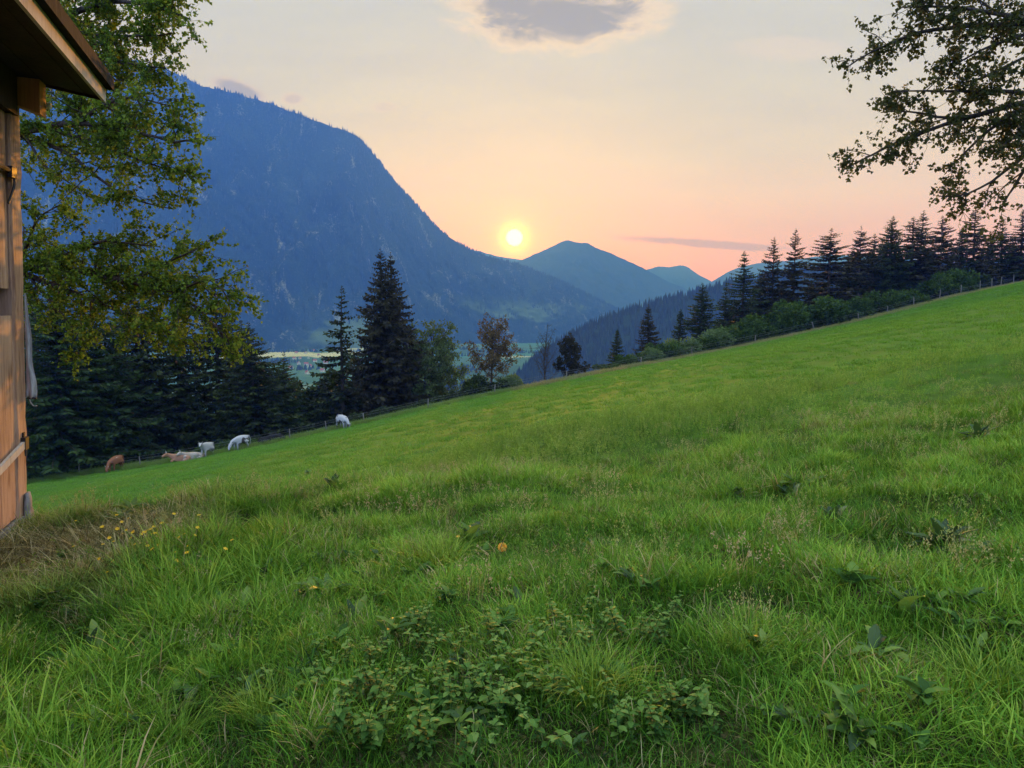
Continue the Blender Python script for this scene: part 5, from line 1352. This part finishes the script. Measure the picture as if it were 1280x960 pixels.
def make_plants():
    rng = np.random.default_rng(33)
    nt_ = [nettle(200 + i) for i in range(5)]
    spots = []
    for cx, cy, sx, sy, n in [(640, 810, 170, 34, 22), (540, 865, 170, 42, 24), (690, 905, 150, 36, 16), (430, 890, 80, 50, 12), (830, 920, 90, 30, 8), (750, 805, 80, 22, 9), (480, 945, 120, 16, 9)]:
        for k in range(n): spots.append((rng.normal(cx, sx * 0.6), rng.normal(cy, sy * 0.6)))
    for i, (px, py) in enumerate(spots):
        p = hit(px, min(py, 990))
        if p is None: continue
        me = nt_[i % 5]
        r = empty('nettle', p, rng.uniform(0, 6.28), 'toothed green nettle in the weedy patch of the foreground', 'nettle', 'nettles in the foreground patch')
        s = rng.uniform(0.55, 1.05) * 0.58; r.scale = (s, s, s * 0.9)
        obj('stem', me[0], r); obj('leaves', me[1], r)
    D = [dock(300, 8), dock(301, 5, (0.12, 0.2), up=1.4), dock(302, 16, (0.14, 0.32), 'withered', 1.15), dock(303, 7, (0.14, 0.24), up=1.2)]
    GD = 'broad leaved docks in the meadow'
    for px, py, k, s, lb in [(592, 678, 3, 1.2, 'bright broad leaved dock standing right of the grass tussock'), (440, 782, 1, 1.0, 'pair like dock with two round upright leaves left of the nettles'), (118, 828, 1, 1.25, 'single tall yellow green dock leaf in the left foreground grass'),
                         (1180, 690, 2, 0.75, 'dark withered dock clump in the right meadow'), (985, 625, 2, 0.55, 'dark dock clump on the slope right of the tall grass'), (1000, 612, 0, 1.1, 'greener dock beside the dark clump on the slope'), (417, 612, 2, 0.62, 'dark weed clump on the smooth pasture left of centre'), (385, 594, 2, 0.5, 'smaller dark weed farther down the pasture left of centre'),
                         (1224, 552, 2, 0.7, 'dark weed on the right pasture near the picture edge'), (1135, 775, 3, 1.0, 'yellow green dock leaves in the right foreground grass'), (918, 626, 2, 0.5, 'low dark weed left of the dark dock clump'), (165, 640, 0, 1.1, 'grey green dock beside the yellow flowers'), (148, 652, 3, 0.9, 'small dock under the grey green one beside the flowers'),
                         (305, 770, 3, 0.9, 'small dock in the left foreground'), (410, 745, 0, 0.9, 'dock with long leaves left of the tussock'), (740, 690, 3, 0.7, 'small pale dock right of the orange lens ghost'), (680, 562, 2, 0.6, 'small dark weed on the pasture above the tall grass'), (470, 690, 3, 0.7, 'thin upright dock left of the tussock'), (230, 720, 0, 1.1, 'dark dock below the yellow flowers'), (1040, 655, 2, 0.5, 'low dark dock below the slope clump')]:
        p = hit(px, py)
        if p is None: continue
        r = empty('dock_plant', p, rng.uniform(0, 6.28), lb, 'plant', GD); r.scale = (s, s, s * 1.05)
        obj('leaves', D[k], r)
    hb = [dock(320 + i, 9, (0.05, 0.11), mt_, 0.7) for i, mt_ in enumerate(('weed', 'dock', 'weed', 'dock'))]
    k = 0
    while k < 110:
        px, py = rng.uniform(20, 1270), 700 + 250 * rng.random() ** 1.3
        if k % 3 == 0: px = rng.uniform(60, 520)
        p = hit(px, py)
        if p is None or not not_barn(p[0:1], p[1:2])[0]: k += 1; continue
        r = empty('meadow_herb', p + np.array((0, 0, 0.03)), rng.uniform(0, 6.28), 'small broad leaved herb rosette among the foreground grass', 'plant', 'herb rosettes in the foreground grass'); q_ = rng.uniform(0.7, 1.4); r.scale = (q_, q_, q_ * 1.3)
        obj('leaves', hb[k % 4], r); k += 1
    # grass tussocks
    ts = clump('tussock', 400, 300, 0.13, (0.10, 0.34), 0.0042, 0.9, 'tuft', False, 0.55).data
    for px, py, s, lb in [(552, 712, 1.0, 'rounded tuft of long pale grass left of the bright dock'), (740, 872, 0.8, 'yellowish grass tuft right of the nettles'), (930, 820, 0.55, 'small grass tuft in the right foreground'), (1235, 880, 0.9, 'pale bent grass tuft at the lower right corner'), (330, 900, 0.7, 'grass tuft left of the nettle patch'), (90, 900, 0.8, 'bright grass tuft in the lower left corner'), (215, 930, 0.7, 'grass tuft near the bottom left')]:
        p = hit(px, py); o = obj('tussock', ts, None, p); o.scale = (s, s, s); o.rotation_euler = (0, 0, rng.uniform(0, 6)); tag(o, lb, 'grass tuft', 'grass tufts in the foreground')
    # yellow flowers
    def flower(seed, mat, R, h, npet=6, layers=1):
        g = np.random.default_rng(seed); st, pt = MB(), MB()
        st.tube(curve([(0, 0, -0.03), (g.normal(0, 0.02), g.normal(0, 0.02), h * 0.5), (0, 0, h)], 6), np.linspace(0.003, 0.002, 6), 5)
        for l in range(layers):
            for k in range(npet):
                v, t = toothed(R * (1 - 0.22 * l), R * 0.42, 3, 0.25, 0.2); v = roty(v, -0.25 - 0.35 * l); v = rotz(v, k * 2 * PI / npet + l * 0.4)
                pt.add(v + np.array((0, 0, h + 0.004 * l)), None, t, float(g.random()))
        return st.mesh('stem', M['weed'], True, 'leaf'), pt.mesh('petals', M[mat], False, 'leaf')
    fl = [flower(500 + i, 'petal', 0.020, h) for i, h in enumerate((0.18, 0.24, 0.30))]
    for i in range(46):
        px, py = rng.normal(185, 38), rng.normal(668, 18)
        if i > 38: px, py = rng.uniform(80, 330), rng.uniform(640, 690)
        p = hit(px, py + 22)
        if p is None or not not_barn(p[0:1], p[1:2])[0]: continue
        r = empty('buttercup', p, rng.uniform(0, 6), 'small yellow flower in the patch beside the barn corner', 'flower', 'yellow flowers beside the barn'); s = rng.uniform(0.5, 0.95); r.scale = (s, s, s)
        r.rotation_euler = (rng.normal(0, 0.25) + 0.4, rng.normal(0, 0.2), rng.uniform(-1, 1))
        obj('stem', fl[i % 3][0], r); obj('petals', fl[i % 3][1], r)
    of = flower(520, 'petal_ghost', 0.034, 0.20, 14, 3)  # flower shape added to stand in for an orange lens ghost
    p = hit(628, 706); r = empty('lens_ghost_flower', p, 0, 'round orange yellow flower shape standing in for a lens ghost, right of the tussock', 'flower')
    Xo, Eo = ray(628, 689); r.rotation_euler = (1.0, 0, 0.0); r.location = (Xo * p[1], p[1] - 0.0, Eo * p[1] - 0.20 * math.cos(1.0)); r.location[1] += 0.17; r.location[2] = H(p[0], p[1] + 0.17)
    obj('stem', of[0], r); obj('petals', of[1], r)
make_plants()

# ------------------------------------------------------------------ haze
def make_haze():
    m, nt, N, L = new_mat('evening_haze')
    v = N.new('ShaderNodeVolumePrincipled')
    v.inputs['Color'].default_value = (0.06, 0.185, 1.0, 1)
    v.inputs['Absorption Color'].default_value = (1, 1, 1, 1)
    v.inputs['Density'].default_value = 2.9e-4
    v.inputs['Anisotropy'].default_value = 0.3
    o = N.new('ShaderNodeOutputMaterial'); L.new(v.outputs[0], o.inputs['Volume'])
    x0, x1, y0, y1, z0, z1 = -7050, 7050, -260, 9300, FLOOR - 80, 1560
    mb = MB(); mb.box((x0, y0, z0), (x1, y1, z1))
    h = mb.obj('haze', m); tag(h, 'thin blue evening haze filling the valley', 'haze', kind='stuff')
make_haze()

# ------------------------------------------------------------------ sky, sun, camera
SX, SE = ray(643, 297)
SUN = Vector((SX, 1.0, SE)).normalized()
sun_el = math.asin(SUN.z); sun_az = math.atan2(SUN.x, SUN.y)
def make_world():
    w = bpy.data.worlds.new('World'); scene.world = w; w.use_nodes = True
    nt = w.node_tree; nt.nodes.clear(); L = nt.links
    tc = nt.nodes.new('ShaderNodeTexCoord'); d = tc.outputs['Generated']
    nm = nt.nodes.new('ShaderNodeVectorMath'); nm.operation = 'NORMALIZE'; L.new(d, nm.inputs[0]); d = nm.outputs[0]
    sp = nt.nodes.new('ShaderNodeSeparateXYZ'); L.new(d, sp.inputs[0]); x, y, z = sp.outputs
    # physical sky
    sky = nt.nodes.new('ShaderNodeTexSky'); sky.sky_type = 'NISHITA'; sky.sun_disc = False
    sky.sun_elevation = sun_el; sky.sun_rotation = sun_az; sky.air_density = 1.3; sky.dust_density = 2.0; sky.ozone_density = 2.0; sky.altitude = 900
    skc = nt.nodes.new('ShaderNodeVectorMath'); skc.operation = 'SCALE'; L.new(sky.outputs[0], skc.inputs[0]); skc.inputs['Scale'].default_value = 0.08
    # evening gradient toward the sunset
    zz = mathn(nt, 'MAXIMUM', z, 0.0)
    front = ramp(nt, zz, [(0.0, (0.93, 0.22, 0.08)), (0.05, (0.94, 0.26, 0.08)), (0.10, (0.96, 0.40, 0.12)), (0.15, (0.93, 0.56, 0.24)), (0.20, (0.84, 0.64, 0.38)), (0.27, (0.76, 0.66, 0.47)), (0.38, (0.66, 0.64, 0.54)), (0.50, (0.55, 0.58, 0.54)), (0.62, (1.3, 1.5, 1.7)), (1.0, (1.95, 2.4, 3.0))])
    back = ramp(nt, zz, [(0.0, (0.75, 1.2, 3.0)), (0.2, (0.8, 1.3, 3.2)), (0.6, (1.4, 1.95, 3.1)), (1.0, (1.95, 2.4, 3.0))])
    fb = nt.nodes.new('ShaderNodeMapRange'); fb.interpolation_type = 'SMOOTHSTEP'; L.new(y, fb.inputs[0]); fb.inputs[1].default_value = -0.35; fb.inputs[2].default_value = 0.65
    grad = mix(nt, fb.outputs[0], back, front)
    # aureole and disc
    dt = nt.nodes.new('ShaderNodeVectorMath'); dt.operation = 'DOT_PRODUCT'; L.new(d, dt.inputs[0]); dt.inputs[1].default_value = SUN
    dot = mathn(nt, 'MAXIMUM', dt.outputs['Value'], 0.0)
    def glow(power, col):
        g = mathn(nt, 'POWER', dot, power)
        v = nt.nodes.new('ShaderNodeVectorMath'); v.operation = 'SCALE'; v.inputs[0].default_value = col; L.new(g, v.inputs['Scale']); return v.outputs[0]
    def addv(a, b):
        v = nt.nodes.new('ShaderNodeVectorMath'); v.operation = 'ADD'; L.new(a, v.inputs[0]); L.new(b, v.inputs[1]); return v.outputs[0]
    # clouds live on the sky: coordinates of the direction on a plane one unit ahead
    yy = mathn(nt, 'MAXIMUM', y, 0.05)
    U = mathn(nt, 'DIVIDE', x, yy); V = mathn(nt, 'DIVIDE', z, yy)
    cv = nt.nodes.new('ShaderNodeCombineXYZ'); L.new(U, cv.inputs[0]); L.new(V, cv.inputs[1]); cvo = cv.outputs[0]
    nz = noise(nt, mapping(nt, cvo, (11, 30, 1)), 1.0, 8, 0.62, 0.5)
    nzf = noise(nt, mapping(nt, cvo, (3, 14, 1), (0, 0, 0.05)), 1.0, 6, 0.6, 0.3)
    col = mix(nt, 0.82, skc.outputs[0], grad)
    # faint veils
    veil = mathn(nt, 'MULTIPLY', mathn(nt, 'SUBTRACT', nzf, 0.5), 0.9)
    veil = mathn(nt, 'ADD', veil, 1.0)
    vv = nt.nodes.new('ShaderNodeMapRange'); L.new(veil, vv.inputs[0]); vv.inputs[1].default_value = 0.6; vv.inputs[2].default_value = 1.4; vv.inputs[3].default_value = 0.86; vv.inputs[4].default_value = 1.13
    sc = nt.nodes.new('ShaderNodeVectorMath'); sc.operation = 'SCALE'; L.new(col, sc.inputs[0]); L.new(vv.outputs[0], sc.inputs['Scale']); col = sc.outputs[0]
    def cloud(col, px, py, rx, ry, amp, edge, core, dens=1.0, tilt=0.0):
        cu, cvv = ray(px, py)
        du = mathn(nt, 'DIVIDE', mathn(nt, 'SUBTRACT', U, cu), rx / F)
        dv = mathn(nt, 'SUBTRACT', V, cvv)
        if tilt: dv = mathn(nt, 'SUBTRACT', dv, mathn(nt, 'MULTIPLY', mathn(nt, 'SUBTRACT', U, cu), tilt))
        dv = mathn(nt, 'DIVIDE', dv, ry / F)
        r2 = mathn(nt, 'ADD', mathn(nt, 'MULTIPLY', du, du), mathn(nt, 'MULTIPLY', dv, dv))
        mval = mathn(nt, 'ADD', mathn(nt, 'SUBTRACT', 1.0, r2), mathn(nt, 'MULTIPLY', mathn(nt, 'SUBTRACT', nz, 0.5), amp))
        a = nt.nodes.new('ShaderNodeMapRange'); a.interpolation_type = 'SMOOTHSTEP'; L.new(mval, a.inputs[0]); a.inputs[1].default_value = -0.75; a.inputs[2].default_value = 0.75; a.inputs[4].default_value = dens
        b = nt.nodes.new('ShaderNodeMapRange'); b.interpolation_type = 'SMOOTHSTEP'; L.new(mval, b.inputs[0]); b.inputs[1].default_value = -0.10; b.inputs[2].default_value = 0.75
        cc = mix(nt, b.outputs[0], edge, core)
        return mix(nt, a.outputs[0], col, cc)
    col = cloud(col, 696, 14, 116, 43, 2.7, (1.04, 0.78, 0.36), (0.37, 0.32, 0.02))
    col = cloud(col, 298, 112, 30, 11, 1.0, (0.66, 0.48, 0.24), (0.36, 0.29, 0.10), 0.85, -0.3)
    col = cloud(col, 366, 123, 13, 7, 3.2, (0.80, 0.60, 0.36), (0.60, 0.44, 0.22), 0.7)
    col = cloud(col, 905, 306, 120, 6, 2.4, (0.95, 0.40, 0.2), (0.50, 0.22, 0.12), 0.75, -0.07)
    col = cloud(col, 985, 62, 70, 14, 2.6, (0.80, 0.66, 0.52), (0.84, 0.68, 0.53), 0.4)
    col = cloud(col, 480, 134, 14, 5, 1.4, (0.85, 0.64, 0.54), (0.7, 0.55, 0.5), 0.5)
    col = addv(col, glow(30, (0.10, 0.02, -0.10)))
    col = addv(col, glow(1600, (0.6, 0.22, -0.06)))
    col = addv(col, glow(9000, (2.2, 1.5, 0.6)))
    disc = nt.nodes.new('ShaderNodeMapRange'); disc.interpolation_type = 'SMOOTHSTEP'; L.new(dt.outputs['Value'], disc.inputs[0])
    disc.inputs[1].default_value = math.cos(math.radians(0.72)); disc.inputs[2].default_value = math.cos(math.radians(0.50))
    dv = nt.nodes.new('ShaderNodeVectorMath'); dv.operation = 'SCALE'; dv.inputs[0].default_value = (9, 8.6, 7.0); L.new(disc.outputs[0], dv.inputs['Scale'])
    col = addv(col, dv.outputs[0])
    bg = nt.nodes.new('ShaderNodeBackground'); L.new(col, bg.inputs[0]); bg.inputs[1].default_value = 1.0
    o = nt.nodes.new('ShaderNodeOutputWorld'); L.new(bg.outputs[0], o.inputs['Surface'])
    w.cycles.sampling_method = 'MANUAL'; w.cycles.sample_map_resolution = 1024
make_world()

sl = bpy.data.lights.new('sun', 'SUN'); sl.energy = 3.0; sl.angle = math.radians(0.9); sl.color = (1.0, 0.55, 0.45)
so = bpy.data.objects.new('sun', sl); COL.objects.link(so); so.rotation_euler = SUN.to_track_quat('Z', 'Y').to_euler(); so.location = SUN * 50

cam = bpy.data.cameras.new('camera'); cam.sensor_width = 36; cam.lens = 36 * F / 1280; cam.clip_start = 0.05; cam.clip_end = 40000
co = bpy.data.objects.new('camera', cam); COL.objects.link(co); co.location = (0, 0, 0); co.rotation_euler = (PI / 2 - TH, 0, 0)
scene.camera = co

scene.render.engine = 'CYCLES'
cy = scene.cycles
cy.use_adaptive_sampling = True; cy.adaptive_threshold = 0.02
cy.max_bounces = 4; cy.diffuse_bounces = 2; cy.glossy_bounces = 2; cy.transmission_bounces = 3; cy.volume_bounces = 0; cy.transparent_max_bounces = 8
cy.use_denoising = True
try:
    cy.denoiser = 'OPENIMAGEDENOISE'; cy.denoising_input_passes = 'RGB_ALBEDO_NORMAL'; cy.denoising_prefilter = 'ACCURATE'
except Exception: pass
cy.sample_clamp_indirect = 6.0
vs = scene.view_settings
vs.view_transform = 'Standard'; vs.look = 'None'; vs.gamma = 1.0; vs.exposure = 0.0
scene.display_settings.display_device = 'sRGB'
